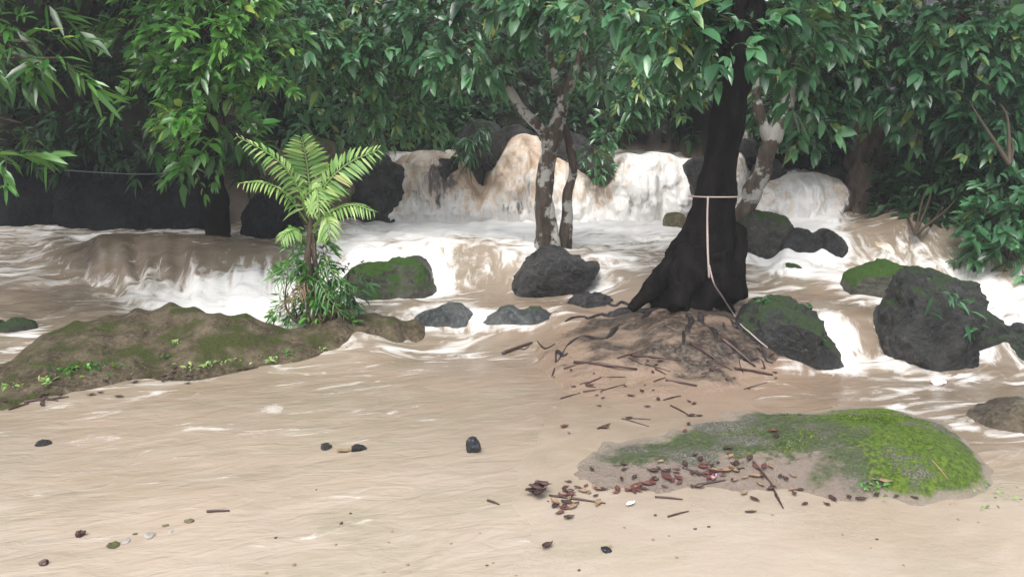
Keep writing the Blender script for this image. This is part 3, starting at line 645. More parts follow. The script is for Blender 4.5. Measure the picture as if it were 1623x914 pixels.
# water breaks white round every rock it meets
STREAM = [o for o in list(COL.objects) if o.name.split('.')[0] == 'rock' and o.type == 'MESH']
me = water.data; co = np.empty(len(me.vertices) * 3); me.vertices.foreach_get('co', co); co = co.reshape(-1, 3); extra_f = np.zeros(len(co))
for o in STREAM:
    vv = np.array([v.co[:] for v in o.data.vertices]) + np.array(o.location[:]); c_ = vv.mean(0)
    zl = float(water_z(c_[0], c_[1])[0]); at = vv[np.abs(vv[:, 2] - zl) < .04]
    if len(at) < 8 or c_[1] > 8.6: continue
    m0 = at.mean(0); rx_, ry_ = np.ptp(at[:, 0]) / 2, np.ptp(at[:, 1]) / 2
    e = np.hypot((co[:, 0] - m0[0]) / (rx_ + .05), (co[:, 1] - m0[1]) / (ry_ + .05))
    extra_f += .30 * np.clip(1.35 - e, 0, .35) / .35 * (e < 1.35)
fa = np.empty(len(co), np.float32); me.attributes['foam'].data.foreach_get('value', fa)
me.attributes['foam'].data.foreach_set('value', np.clip(fa + np.minimum(extra_f, .6), 0, 1.3).astype(np.float32))

# ------------------------------------------------------------------ mounds
def mound(name, ctrl, ring, dx=0.025, mat_=None, label='', cat='', amp=0.02, seed=0, drop=-0.06, c=6, rough=3.0):
    pts = [G(a, b, z) for a, b, z in ctrl]; pts += [np.array(r) for r in ring]
    f = Field(pts, c); A = np.array(pts)
    xs = np.arange(A[:, 0].min(), A[:, 0].max(), dx); ys = np.arange(A[:, 1].min(), A[:, 1].max(), dx)
    X, Y = np.meshgrid(xs, ys); Z = f(X, Y)
    Z = Z + fbm(np.stack([X * rough, Y * rough, X * 0], -1), 5, seed) * amp
    wz = ground_z(X, Y); keep = Z > wz + drop
    q = grid_faces(*X.shape); q = q[keep.ravel()[q].any(1)]
    used = np.unique(q); remap = np.zeros(X.size, int); remap[used] = np.arange(len(used))
    V = np.stack([X, Y, Z], -1).reshape(-1, 3)[used]
    o = obj(name, V, remap[q], mat_); tag(o, label, cat); recentre(o)
    return o, f

bank_ridge = [(-150, 600, .06), (0, 580, .07), (40, 548, .11), (65, 530, .15), (120, 510, .20), (170, 502, .22), (215, 488, .25), (270, 478, .28), (310, 484, .26), (350, 498, .22), (390, 498, .22), (430, 516, .16), (470, 520, .14), (500, 500, .18), (540, 490, .20), (590, 498, .17), (625, 508, .13), (655, 520, .07)]
bank_front = [(-150, 680, -.02), (0, 655, -.02), (100, 640, -.02), (250, 612, -.02), (400, 594, -.02), (500, 578, -.02), (600, 553, -.02), (650, 542, -.02), (690, 535, -.03)]
ring = []
for a, b, z in bank_ridge: q = G(a, b, z); ring.append((q[0] * 1.06, q[1] + 0.4, -.02))
for a, b, z in bank_front: q = G(a, b, z); ring.append((q[0] * 0.94, q[1] - 0.35, -.25))
BANK, bank_f = mound('mud_bank', bank_ridge + bank_front + [(0, 600, .06), (100, 590, .07), (250, 560, .09), (180, 530, .17), (280, 515, .2), (400, 548, .1), (500, 540, .08), (560, 525, .09)], ring, .022, M['bank'],
    'long brown muddy bank with mossy crest across the left middle', 'bank', .024, 50, -.05, rough=4.5)

root_c = [(1090, 480, .27), (1030, 490, .22), (1150, 490, .24), (1000, 500, .18), (930, 520, .13), (880, 545, .07), (860, 590, -.01), (950, 560, .12), (1050, 540, .19), (1130, 540, .20), (1180, 540, .17), (1225, 560, .10), (1240, 600, -.01), (1000, 600, .04), (1100, 600, .05), (1180, 600, .03),
          (900, 630, -.01), (1000, 655, -.015), (1100, 650, -.015), (1200, 630, -.02), (900, 485, .08), (950, 480, .11)]
ring = [(q[0], q[1], -.2) for q in (G(820, 600, 0), G(860, 680, 0), G(1000, 720, 0), G(1150, 710, 0), G(1290, 640, 0))]
q0 = G(1090, 480, .3); ring += [(q0[0] - .5, q0[1] + .5, .1), (q0[0], q0[1] + .6, .1), (q0[0] + .5, q0[1] + .5, .1), (q0[0] - 1.1, q0[1] + .4, -.05), (q0[0] + .9, q0[1] + .3, -.0)]

def m_rootsoil():
    m, nt, b, N, L = mat('silted_root_soil'); p, n = pos(nt)
    a = tnoise(nt, p, 3.5, 8, 0.62, (1, 1.4, 1)); f = tnoise(nt, p, 40, 5, 0.7)
    sx = nt.nodes.new('ShaderNodeSeparateXYZ'); L.new(p, sx.inputs[0])
    up = math_(nt, 'ADD', mrange(nt, sx.outputs[2], 0.0, 0.17, 0, 0.9), math_(nt, 'MULTIPLY', math_(nt, 'SUBTRACT', a, 0.5), 4.0))
    sand = mix(nt, a, (0.20, 0.14, 0.10), (0.31, 0.225, 0.165))
    soil = ramp(nt, f, [(0.38, (0.014, 0.011, 0.009)), (0.5, (0.055, 0.04, 0.03)), (0.66, (0.14, 0.105, 0.08))])
    L.new(mix(nt, mrange(nt, up, 0.2, 1.0), sand, soil), b.inputs['Base Color']); b.inputs['Roughness'].default_value = 0.4
    L.new(bump(nt, math_(nt, 'ADD', a, math_(nt, 'MULTIPLY', f, 0.4)), 0.8, 0.04), b.inputs['Normal']); return m
RM, root_f = mound('root_mound', root_c, ring, .022, m_rootsoil(), 'silted mound of roots and mud around the black trunk', 'mound', .022, 60, -.04, rough=5)

def m_mossmound():
    m, nt, b, N, L = mat('mossy_silted_stone'); p, n = pos(nt)
    a = tnoise(nt, p, 3.2, 7, 0.62, (1, 1.2, 1)); f = tnoise(nt, p, 45, 6, 0.75); g = tnoise(nt, p, 14, 6, 0.7)
    sx = nt.nodes.new('ShaderNodeSeparateXYZ'); L.new(p, sx.inputs[0])
    v2 = tnoise(nt, p, 90, 4, 0.8)
    grey = ramp(nt, v2, [(0.38, (0.07, 0.075, 0.045)), (0.52, (0.17, 0.165, 0.125)), (0.63, (0.42, 0.41, 0.38))])
    olive = ramp(nt, f, [(0.35, (0.035, 0.055, 0.02)), (0.5, (0.085, 0.12, 0.04)), (0.68, (0.19, 0.21, 0.12))])
    lime = ramp(nt, f, [(0.34, (0.03, 0.065, 0.008)), (0.5, (0.105, 0.185, 0.012)), (0.68, (0.24, 0.33, 0.03))])
    ag = math_(nt, 'ADD', a, math_(nt, 'MULTIPLY', math_(nt, 'SUBTRACT', f, 0.5), 0.5))
    col = mix(nt, mrange(nt, ag, 0.44, 0.54), grey, olive)
    x = sx.outputs[0]
    lm = math_(nt, 'MULTIPLY', mrange(nt, x, 1.4, 1.8), mrange(nt, x, 2.3, 2.05))
    lm = math_(nt, 'ADD', lm, math_(nt, 'MULTIPLY', math_(nt, 'SUBTRACT', a, 0.5), 4.5))
    lm = math_(nt, 'ADD', lm, math_(nt, 'MULTIPLY', math_(nt, 'SUBTRACT', f, 0.5), 2.2))
    col = mix(nt, mrange(nt, lm, 0.55, 0.95), col, lime)
    silt = mrange(nt, math_(nt, 'ADD', sx.outputs[2], math_(nt, 'MULTIPLY', math_(nt, 'SUBTRACT', g, 0.5), 0.05)), 0.035, 0.012)
    col = mix(nt, silt, col, mix(nt, g, (0.37, 0.305, 0.24), (0.41, 0.345, 0.28)))
    yy = math_(nt, 'ADD', sx.outputs[1], math_(nt, 'MULTIPLY', math_(nt, 'SUBTRACT', g, 0.5), 0.7))
    band = math_(nt, 'MULTIPLY', mrange(nt, yy, 3.46, 3.36), mrange(nt, math_(nt, 'ADD', x, math_(nt, 'MULTIPLY', math_(nt, 'SUBTRACT', a, 0.5), 1.0)), 1.5, 1.3))
    col = mix(nt, band, col, mix(nt, f, (0.26, 0.20, 0.16), (0.42, 0.34, 0.285)))
    L.new(col, b.inputs['Base Color']); b.inputs['Roughness'].default_value = 0.75
    L.new(bump(nt, math_(nt, 'ADD', g, f), 1.0, 0.035), b.inputs['Normal']); return m
mc = [(885, 770, -.015), (900, 735, -.01), (940, 705, -.01), (1050, 680, 0), (1150, 660, 0.01), (1230, 650, 0.01), (1320, 650, .02), (1420, 652, .02), (1500, 672, .0), (1560, 720, -.01), (1590, 770, -.015), (1500, 800, -.01), (1400, 795, -.01), (1250, 790, -.01), (1100, 790, -.01), (980, 795, -.01),
      (960, 745, .035), (1050, 730, .05), (1150, 705, .075), (1250, 695, .11), (1340, 692, .14), (1420, 697, .155), (1480, 712, .13), (1520, 735, .09), (1450, 755, .075), (1350, 755, .06), (1250, 750, .045), (1150, 760, .03), (1050, 765, .025)]
ring = [(q[0], q[1], -.12) for q in (G(820, 770, 0), G(870, 670, 0), G(1050, 630, 0), G(1250, 615, 0), G(1450, 615, 0), G(1620, 680, 0), G(1680, 790, 0), G(1550, 860, 0), G(1300, 860, 0), G(1050, 860, 0), G(900, 850, 0))]
MM, moss_f = mound('mossy_mound', mc, ring, .012, m_mossmound(), 'low stone mound in front with bright green moss and silt on top', 'mound', .012, 70, -.03, rough=7)


def surf(px, py):               # the point of the ground, water or a mound seen at px,py
    z = 0.0
    for _ in range(14):
        q = G(px, py, z); x, y = q[0], q[1]
        h = max(water_z(x, y)[0], ground_z(x, y)[0], 
                bank_f(x, y)[0] if px < 720 and py < 680 else -1, root_f(x, y)[0] if 840 < px < 1260 and py < 680 else -1, moss_f(x, y)[0] if px > 870 and py > 640 else -1)
        z = z * 0.5 + h * 0.5
    return G(px, py, z)

# ------------------------------------------------------------------ leaves
def leaf_mesh(base, dirs, normal, length, width, droop=0.25, fold=0.25):
    """lanceolate leaves, 8 vertices each, folded on the midrib and drooping to the tip"""
    d = dirs / (np.linalg.norm(dirs, axis=1)[:, None] + 1e-9)
    s = np.cross(d, normal); s /= np.linalg.norm(s, axis=1)[:, None] + 1e-9
    n = np.cross(s, d)
    L = length[:, None]; Wd = width[:, None]; dr = (np.ones(len(d)) * droop)[:, None]
    g = np.array([0, 0, -1.0])
    def pt(t, side, up): return base + d * L * t + g * L * dr * t * t + s * Wd * side + n * Wd * up
    V = np.stack([pt(0, 0, 0), pt(.33, .5, fold * .5), pt(.33, 0, 0), pt(.33, -.5, fold * .5), pt(.7, .38, fold * .4), pt(.7, 0, 0), pt(.7, -.38, fold * .4), pt(1, 0, 0)], 1)
    F_ = np.array([[0, 2, 1], [0, 3, 2], [1, 2, 5], [1, 5, 4], [2, 3, 6], [2, 6, 5], [4, 5, 7], [5, 6, 7]])
    k = len(d); return V.reshape(-1, 3), (np.arange(k)[:, None, None] * 8 + F_[None]).reshape(-1, 3)

def foliage(tips, dirs, n_leaf, L, Wr, spread=0.7, droop=0.3, twig_len=0.25, tone=(0.5, 0.2), rn=None, upness=1.0, r_tw=0.003):
    """twigs with leaves set alternately along them and a whorl at the end. returns leaf V,F,tone and twig MB"""
    rn = rn or rng; k = len(tips)
    d = dirs / (np.linalg.norm(dirs, axis=1)[:, None] + 1e-9)
    B = []; Dd = []; Nn = []; Ln = []; Tn = []
    tw = []
    basetone = np.clip(rn.normal(tone[0], tone[1], k), 0, 0.97); lsz = rn.uniform(.6, 1.35, k)
    for j in range(n_leaf):
        t = 0.25 + 0.75 * min(1, j / max(1, n_leaf - 4))
        p = tips + d * (twig_len * t)[..., None] if np.ndim(twig_len) else tips + d * twig_len * t
        p = p + np.array([0, 0, -1]) * twig_len * 0.35 * t * t
        ang = rn.uniform(0, 2 * np.pi, k)
        r = rn.normal(size=(k, 3)); r -= d * (r * d).sum(1)[:, None]; r /= np.linalg.norm(r, axis=1)[:, None] + 1e-9
        r[:, 2] *= 0.7
        dd_ = d * (1.0 if j >= n_leaf - 4 else 0.6) + r * spread * rn.uniform(.6, 1.3, k)[:, None] + np.array([0, 0, -0.05])
        nn = np.array([0, -.35, upness]) + rn.normal(size=(k, 3)) * 0.45
        B.append(p); Dd.append(dd_); Nn.append(nn); Ln.append(L * lsz * rn.uniform(.65, 1.2, k)); Tn.append(np.clip(basetone + rn.normal(0, 0.12, k), 0, 1))
    B = np.vstack(B); Dd = np.vstack(Dd); Nn = np.vstack(Nn); Ln = np.concatenate(Ln); Tn = np.concatenate(Tn)
    V, Fc = leaf_mesh(B, Dd, Nn, Ln, Ln * Wr * rn.uniform(.75, 1.3, len(Ln)), droop * .8)
    # twigs as three sided slivers
    a = tips; b_ = tips + d * twig_len + np.array([0, 0, -1]) * twig_len * .35
    s = np.cross(d, [0, 0, 1.0]); s /= np.linalg.norm(s, axis=1)[:, None] + 1e-9; u = np.cross(s, d)
    TV = np.stack([a + s * r_tw, a - s * r_tw * .6 + u * r_tw, a - s * r_tw * .6 - u * r_tw, b_ + s * r_tw * .5, b_ - s * r_tw * .3 + u * r_tw * .5, b_ - s * r_tw * .3 - u * r_tw * .5], 1).reshape(-1, 3)
    tf = np.array([[0, 1, 4, 3], [1, 2, 5, 4], [2, 0, 3, 5]]); TF = (np.arange(k)[:, None, None] * 6 + tf[None]).reshape(-1, 4)
    return V, Fc, np.repeat(Tn, 8), TV, TF

def leafy(name, V, Fc, t, TV, TF, material, parent, off=0):
    TF3 = np.vstack([TF[:, :3], TF[:, [0, 2, 3]]]) + len(V)
    return obj(name, np.vstack([V, TV]) - off, np.vstack([Fc, TF3]), material, parent, smooth=False, attrs=dict(tone=np.append(t, np.zeros(len(TV)))), extra=(M['twig'], len(Fc)))

def blob_pts(blobs, n_total, rn):
    """points in ellipsoid clumps given as (px, py, Y, rx px, ry px, weight)"""
    wts = np.array([b[5] if len(b) > 5 else b[3] * b[4] for b in blobs], float); wts /= wts.sum()
    Pp = []; Dr = []
    for b, wt in zip(blobs, wts):
        k = max(3, int(n_total * wt)); C = P(b[0], b[1], b[2]); sx = b[3] * b[2] / F; sz = b[4] * b[2] / F
        v = rn.normal(size=(k, 3)); v /= np.linalg.norm(v, axis=1)[:, None]; rr = rn.uniform(0.25, 1, k) ** 0.5
        q = v * rr[:, None] * np.array([sx, min(sx, sz) * 0.8, sz]) + C
        Pp.append(q); Dr.append(v * np.array([1, 1, .5]) + rn.normal(size=(k, 3)) * .35 + np.array([0, -.25, -.1]))
    return np.vstack(Pp), np.vstack(Dr)

def crown(parent, blobs, n, n_leaf, L, Wr, material, seed, name='crown', limbs_from=None, limb_mat=None, limb_r=0.03, **kw):
    rn = np.random.default_rng(seed)
    p, d = blob_pts(blobs, n, rn)
    V, Fc, t, TV, TF = foliage(p, d, n_leaf, L, Wr, rn=rn, **kw)
    off = np.array(parent.location[:]) if parent is not None else 0
    o = leafy(name, V, Fc, t, TV, TF, material, parent, off)
    if limbs_from is not None:
        for b in blobs:
            C = P(*b[:3]); s = np.array(limbs_from[int(rn.integers(len(limbs_from)))], float)
            mid = (s + C) / 2 + rn.normal(size=3) * .08 + np.array([0, 0, .12])
            mb = MB(); mb.add(*tube_mesh([s - off, mid - off, C - off], [limb_r, limb_r * .6, limb_r * .3], 7, 14, .2, seed))
            mb.obj('limb', limb_mat or M['trunk_brown'], parent)
            # side shoots carrying the leaf clusters
    return o

def tree(loc, label, **k): return empty('tree', loc, label, 'tree', k.get('group'))

rn = np.random.default_rng(71); k = 9000        # short moss shoots over the mound
x = rn.uniform(.9, 2.45, k); y = rn.uniform(3.2, 4.3, k); zz = moss_f(x, y) + fbm(np.stack([x * 7, y * 7, x * 0], -1), 5, 70) * .012 if False else moss_f(x, y)
kk = (zz > .04) & ((y > 3.42) | (x > 1.42)) & (fbm(np.stack([x * 5, y * 5, x * 0], -1), 3, 72) > -.15); x, y, zz = x[kk], y[kk], zz[kk]; k = len(x)
sh = rn.uniform(.007, .018, k)
V, Fc = leaf_mesh(np.stack([x, y, zz - .002], 1), rn.normal(size=(k, 3)) * [.6, .6, .2] + [0, 0, 1], rn.normal(size=(k, 3)), sh, sh * .35, .3)
moss = obj('moss', V - np.array(MM.location[:]), Fc, m_leaf('moss_shoots', [(0, (0.03, 0.06, 0.01)), (0.5, (0.10, 0.18, 0.012)), (1, (0.26, 0.34, 0.05))], .8, .2, .1), MM, smooth=False, attrs=dict(tone=np.repeat(np.clip(rn.normal(.5, .25, k) + .3 * fbm(np.stack([x * 4, y * 4, x * 0], -1), 3, 73), 0, 1), 8)))
moss['kind'] = 'stuff'

# --- big black tree with the rope
base = G(1095, 478, .25); T5 = tree(base, 'big black leaning tree with flared base standing on the root mound')
o_ = np.array(base)
Yb = base[1]
tr = MB()
path = [P(1098, 500, Yb), P(1100, 470, Yb), P(1108, 430, Yb), P(1120, 385, Yb), P(1128, 335, Yb), P(1136, 290, Yb), P(1146, 230, Yb - .02), P(1160, 150, Yb - .05), P(1178, 60, Yb - .1), P(1195, -60, Yb - .15), P(1225, -260, Yb - .2)]
px2m = Yb / F
tr.add(*tube_mesh([q - o_ for q in path], [72 * px2m, 70 * px2m, 56 * px2m, 43 * px2m, 34 * px2m, 29 * px2m, 26 * px2m, 25 * px2m, 24 * px2m, 20 * px2m, 12 * px2m], 40, 90, .13, 8, .16))
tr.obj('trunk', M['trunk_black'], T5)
def rootflare(pts, r, seed):
    mb = MB(); mb.add(*tube_mesh([np.array(q) - o_ for q in pts], r, 12, 22, .25, seed, .15)); mb.obj('root', M['trunk_black'], T5)
rootflare([P(1112, 385, Yb - .02), P(1068, 425, Yb - .04), P(1035, 455, Yb - .06), P(1000, 490, Yb - .12)], [.10, .11, .085, .03], 1)
rootflare([P(1140, 370, Yb), P(1160, 365, Yb + .03), P(1170, 390, Yb + .03), P(1163, 425, Yb), P(1180, 472, Yb)], [.05, .075, .075, .08, .03], 2)
rootflare([P(1100, 400, Yb - .1), P(1085, 445, Yb - .22), P(1075, 490, Yb - .38)], [.12, .14, .06], 3)
rootflare([P(1135, 400, Yb - .1), P(1150, 450, Yb - .15), P(1170, 478, Yb - .2)], [.1, .11, .04], 4)
crown(T5, [(1090, 40, 5.9, 70, 45), (1110, 35, 5.6, 60, 22), (1215, 35, 5.7, 55, 30), (1240, 95, 5.9, 30, 22), (1060, 10, 6.1, 60, 30), (1060, 70, 7.3, 60, 30), (1260, 20, 5.9, 70, 40), (1180, -50, 5.9, 120, 50), (980, 0, 5.7, 60, 28), (1175, 85, 5.6, 16, 8, 500)], 270, 8, .13, .45, M['leaf_cool'], 105,
      limbs_from=[P(1185, 20, Yb - .1), P(1172, 90, Yb - .05), P(1192, -40, Yb - .15)], limb_mat=M['trunk_black'], spread=.9, droop=.45, twig_len=.22, tone=(.55, .28))

# --- twin trunk lichen tree
base = G(872, 402, .38); T4 = tree(base, 'slender twin trunk tree with pale lichen bark in mid stream'); o_ = np.array(base); Yb = base[1]; s = Yb / F
def part_tube(parent, name, pts, r, material, sides=16, n=40, rough=.15, seed=0, ridges=.08):
    off = np.array(parent.location[:]); mb = MB(); mb.add(*tube_mesh([np.array(q) - off for q in pts], r, sides, n, rough, seed, ridges)); return mb.obj(name, material, parent)
part_tube(T4, 'trunk', [P(864, 420, Yb), P(864, 380, Yb), P(862, 320, Yb), P(866, 270, Yb), P(876, 225, Yb), P(886, 185, Yb), P(892, 150, Yb)], [17 * s, 16 * s, 14 * s, 13 * s, 12 * s, 10 * s, 8 * s], M['trunk_pale'], seed=11)
part_tube(T4, 'trunk', [P(893, 420, Yb + .1), P(895, 385, Yb + .1), P(898, 345, Yb + .1), P(899, 310, Yb + .1), P(908, 275, Yb + .1), P(905, 240, Yb + .08), P(896, 205, Yb + .03), P(888, 180, Yb)], [13 * s, 12 * s, 9 * s, 8 * s, 7 * s, 7 * s, 6 * s, 6 * s], M['trunk_pale'], seed=12)
part_tube(T4, 'trunk', [P(880, 415, Yb - .05), P(880, 380, Yb - .05), P(874, 340, Yb - .02), P(868, 300, Yb)], [8 * s, 7 * s, 6 * s, 5 * s], M['trunk_pale'], 10, 20, seed=16)
part_tube(T4, 'limb', [P(872, 238, Yb), P(860, 208, Yb), P(832, 178, Yb), P(806, 140, Yb), P(790, 100, Yb), P(786, 50, Yb), P(782, -40, Yb)], [11 * s, 9 * s, 8 * s, 7.5 * s, 7 * s, 7 * s, 5 * s], M['trunk_pale'], 12, 50, .2, 13)
part_tube(T4, 'limb', [P(888, 185, Yb), P(896, 155, Yb), P(908, 120, Yb), P(920, 85, Yb), P(935, 20, Yb), P(945, -60, Yb)], [9 * s, 8 * s, 7 * s, 6 * s, 5 * s, 4 * s], M['trunk_pale'], 12, 40, .2, 14)
part_tube(T4, 'limb', [P(890, 160, Yb), P(882, 130, Yb), P(876, 105, Yb), P(868, 60, Yb), P(872, -20, Yb)], [8 * s, 6 * s, 5 * s, 4 * s, 3 * s], M['trunk_pale'], 10, 30, .2, 15)
crown(T4, [(740, 50, 7.0, 60, 55), (850, 0, 6.6, 55, 18), (930, 0, 6.4, 55, 18), (900, -30, 6.3, 90, 24), (790, -30, 6.8, 70, 24), (985, 35, 7.6, 50, 30), (690, 20, 7.2, 50, 40), (975, 85, 7.9, 40, 18), (925, 85, 6.9, 25, 10, 400)], 290, 8, .12, .44, M['leaf_cool'], 104,
      limbs_from=[P(935, 20, Yb), P(786, 30, Yb), P(870, 60, Yb), P(782, -30, Yb)], limb_mat=M['trunk_pale'], limb_r=.02, spread=.85, droop=.5, twig_len=.22, tone=(.5, .22))

# --- mottled leaning tree behind the black one
Yb = 7.2; s = Yb / F; base = P(1172, 350, Yb); base[2] = .4; T6 = tree(base, 'pale mottled tree leaning right behind the big black trunk')
part_tube(T6, 'trunk', [P(1160, 400, Yb), P(1172, 350, Yb), P(1192, 310, Yb), P(1210, 265, Yb), P(1222, 225, Yb), P(1240, 185, Yb), P(1262, 120, Yb + .1), P(1290, 20, Yb + .2), P(1310, -100, Yb + .3)], [17 * s, 15 * s, 15 * s, 14 * s, 13 * s, 11 * s, 10 * s, 8 * s, 6 * s], M['trunk_pale'], 18, 60, .25, 21, .15)
part_tube(T6, 'limb', [P(1222, 225, Yb), P(1205, 185, Yb), P(1198, 130, Yb), P(1205, 60, Yb)], [11 * s, 8 * s, 6 * s, 4 * s], M['trunk_pale'], 12, 30, .2, 22)
crown(T6, [(1280, 170, 7.5, 35, 30), (1240, 130, 7.5, 45, 30), (1320, 105, 7.4, 45, 45), (1290, 50, 7.4, 60, 50)], 180, 9, .12, .46, M['leaf_cool'], 106,
      limbs_from=[P(1262, 120, Yb + .1), P(1240, 185, Yb)], limb_mat=M['trunk_pale'], limb_r=.02, spread=.9, droop=.4, twig_len=.22, tone=(.6, .25))

# --- big brown trunk on the right bank
Yb = 7.9; s = Yb / F; base = P(1358, 352, Yb); T7 = tree(base, 'thick brown ridged trunk at the head of the right hand cascade')
part_tube(T7, 'trunk', [P(1355, 370, Yb), P(1358, 345, Yb), P(1362, 300, Yb), P(1372, 250, Yb), P(1376, 200, Yb), P(1378, 120, Yb), P(1388, 0, Yb), P(1395, -150, Yb)], [40 * s, 34 * s, 30 * s, 26 * s, 24 * s, 17 * s, 14 * s, 12 * s], M['trunk_brown'], 40, 80, .15, 23, .35)
part_tube(T7, 'root', [P(1345, 300, Yb - .1), P(1332, 335, Yb - .2), P(1325, 365, Yb - .3)], [.06, .09, .05], M['trunk_brown'], 12, 16, .25, 24)
part_tube(T7, 'root', [P(1380, 300, Yb - .05), P(1395, 335, Yb - .1), P(1405, 365, Yb - .15)], [.05, .09, .05], M['trunk_brown'], 12, 16, .25, 25)
crown(T7, [(1400, 60, 7.4, 60, 60), (1460, 110, 7.2, 70, 50), (1360, 20, 7.3, 60, 40), (1480, 30, 7.2, 80, 50), (1450, 160, 7.5, 45, 30), (1550, 60, 7.0, 70, 55), (1340, 120, 7.6, 25, 25), (1580, 20, 7, 60, 40)], 400, 9, .125, .45, M['leaf_cool'], 107,
      limbs_from=[P(1388, 0, Yb), P(1378, 110, Yb)], limb_r=.025, spread=.9, droop=.45, twig_len=.24, tone=(.55, .25))

# --- dark trunk tree on the left
Yb = 7.6; s = Yb / F; base = P(345, 378, Yb); T2 = tree(base, 'dark trunk tree standing in the left channel with bright drooping leaves')
part_tube(T2, 'trunk', [P(346, 400, Yb), P(346, 370, Yb), P(338, 320, Yb), P(330, 270, Yb), P(325, 200, Yb), P(330, 100, Yb), P(345, -20, Yb), P(350, -160, Yb)], [20 * s, 18 * s, 21 * s, 22 * s, 18 * s, 15 * s, 13 * s, 10 * s], M['trunk_black'], 20, 60, .15, 26, .12)
crown(T2, [(320, 55, 6.3, 55, 28), (350, 110, 6.1, 45, 22), (275, 125, 6.2, 35, 14), (335, 180, 6.0, 38, 20), (240, 165, 6.3, 26, 9), (395, 50, 6.3, 35, 35), (225, 25, 6.6, 30, 18), (360, 215, 6.2, 24, 14), (300, 235, 6.4, 16, 16), (430, 120, 6.4, 22, 18), (330, -10, 6.5, 100, 25)], 210, 10, .125, .33, M['leaf_bright'], 102,
      limbs_from=[P(335, 60, Yb), P(328, 140, Yb), P(345, -20, Yb)], limb_mat=M['trunk_black'], limb_r=.02, spread=.85, droop=.35, twig_len=.24, tone=(.55, .22))
# --- tree outside the left edge whose sprays reach in
Yb = 5.6; base = np.array(P(-330, 620, Yb)); base[2] = 0.05; T1 = tree(base, 'tree at the far left edge whose narrow leaved sprays hang into the picture')
part_tube(T1, 'trunk', [base + [0, 0, -.1], base + [.05, 0, 1], base + [.0, .1, 2.2], base + [.1, 0, 4]], [.14, .12, .1, .06], M['trunk_brown'], 16, 30, .15, 27)
crown(T1, [(10, 50, 5.2, 40, 22), (60, 72, 5.2, 30, 14), (88, 92, 5.1, 14, 6), (0, 180, 5.2, 40, 10), (35, 195, 5.2, 22, 7), (-5, 240, 5.1, 34, 12), (-60, 40, 5.3, 60, 50), (-70, 210, 5.3, 40, 30), (30, 0, 5.5, 40, 14)], 58, 10, .16, .2, M['leaf_bright'], 101,
      limbs_from=[base + [.0, .1, 2.2], base + [.02, .05, 1.7]], limb_r=.02, spread=.75, droop=.35, twig_len=.24, tone=(.4, .2))
# --- leafy tree over the left fall
Yb = 9.6; s = Yb / F; base = P(640, 235, Yb); T3 = tree(base, 'leafy tree leaning out over the left fall with cool green foliage')
part_tube(T3, 'trunk', [P(600, 260, Yb), P(600, 200, Yb), P(640, 130, Yb - .3), P(690, 80, Yb - .6), P(740, 30, Yb - .8), P(800, -60, Yb - 1)], [12 * s, 11 * s, 10 * s, 9 * s, 7 * s, 5 * s], M['trunk_brown'], 14, 50, .2, 28)
crown(T3, [(480, 55, 7.3, 50, 35), (560, 60, 7.4, 60, 40), (540, 120, 7.6, 50, 30), (610, 130, 7.8, 60, 40), (640, 60, 7.8, 60, 50), (680, 120, 8.0, 42, 30), (600, 180, 8.2, 60, 22), (660, 180, 8.2, 45, 20), (520, 190, 8.4, 50, 25), (440, 10, 7.0, 45, 25), (560, 0, 7.4, 90, 25), (720, 75, 8.2, 38, 38), (450, 150, 7.6, 25, 15), (590, 222, 8.6, 25, 8)], 520, 9, .105, .42, M['leaf_cool'], 103,
      limbs_from=[P(640, 130, Yb - .3), P(690, 80, Yb - .6), P(600, 180, Yb)], limb_r=.02, spread=.9, droop=.4, twig_len=.22, tone=(.78, .2))

# the parts of the crowns above the picture, which shade the trunks and the bank
def overhead(parent, centre, rad, n, material, seed):
    rn = np.random.default_rng(seed); v = rn.normal(size=(n, 3)); v /= np.linalg.norm(v, axis=1)[:, None]
    q = np.array(centre) + v * (rn.uniform(.15, 1, n) ** .45)[:, None] * np.array(rad)
    V, Fc, tn, TV, TF = foliage(q, v + [0, 0, -.1], 8, .24, .34, rn=rn, spread=.9, droop=.4, twig_len=.35, tone=(.4, .2), r_tw=.005)
    leafy('crown', V, Fc, tn, TV, TF, material, parent, np.array(parent.location[:]))
overhead(T5, (2.4, 5.9, 5.0), (1.4, .8, .7), 100, M['leaf_cool'], 501)
overhead(T2, (-3.8, 7.6, 4.5), (2.6, 1.9, 1.3), 520, M['leaf_bright'], 503)
overhead(T7, (5.0, 7.6, 4.7), (2.3, 1.8, 1.3), 420, M['leaf_cool'], 504)
overhead(T1, (-4.4, 5.6, 4.3), (1.7, 1.6, 1.0), 160, M['leaf_bright'], 505)

for i, (ol, yy, dp, lb) in enumerate([([(890, 515), (900, 478), (940, 466), (975, 476), (985, 500), (960, 520)], 6.1, .15, 'low dark wet stone on the upper left of the root mound'),
        ([(905, 575), (915, 530), (960, 506), (1030, 505), (1050, 525), (1010, 560)], 5.75, .16, 'long dark wet slab on the left side of the root mound'),
        ([(1120, 570), (1140, 520), (1175, 505), (1215, 535), (1228, 580), (1190, 600)], 5.25, .14, 'grey blue wet slab on the right side of the root mound'),
        ([(870, 600), (876, 548), (892, 535), (905, 548), (900, 600)], 5.4, .07, 'small dark knob at the left foot of the root mound')]):
    rock(ol, yy, dp, M['rock'], lb, seed=140 + i, sub=5, amp=.16, facet=.9)

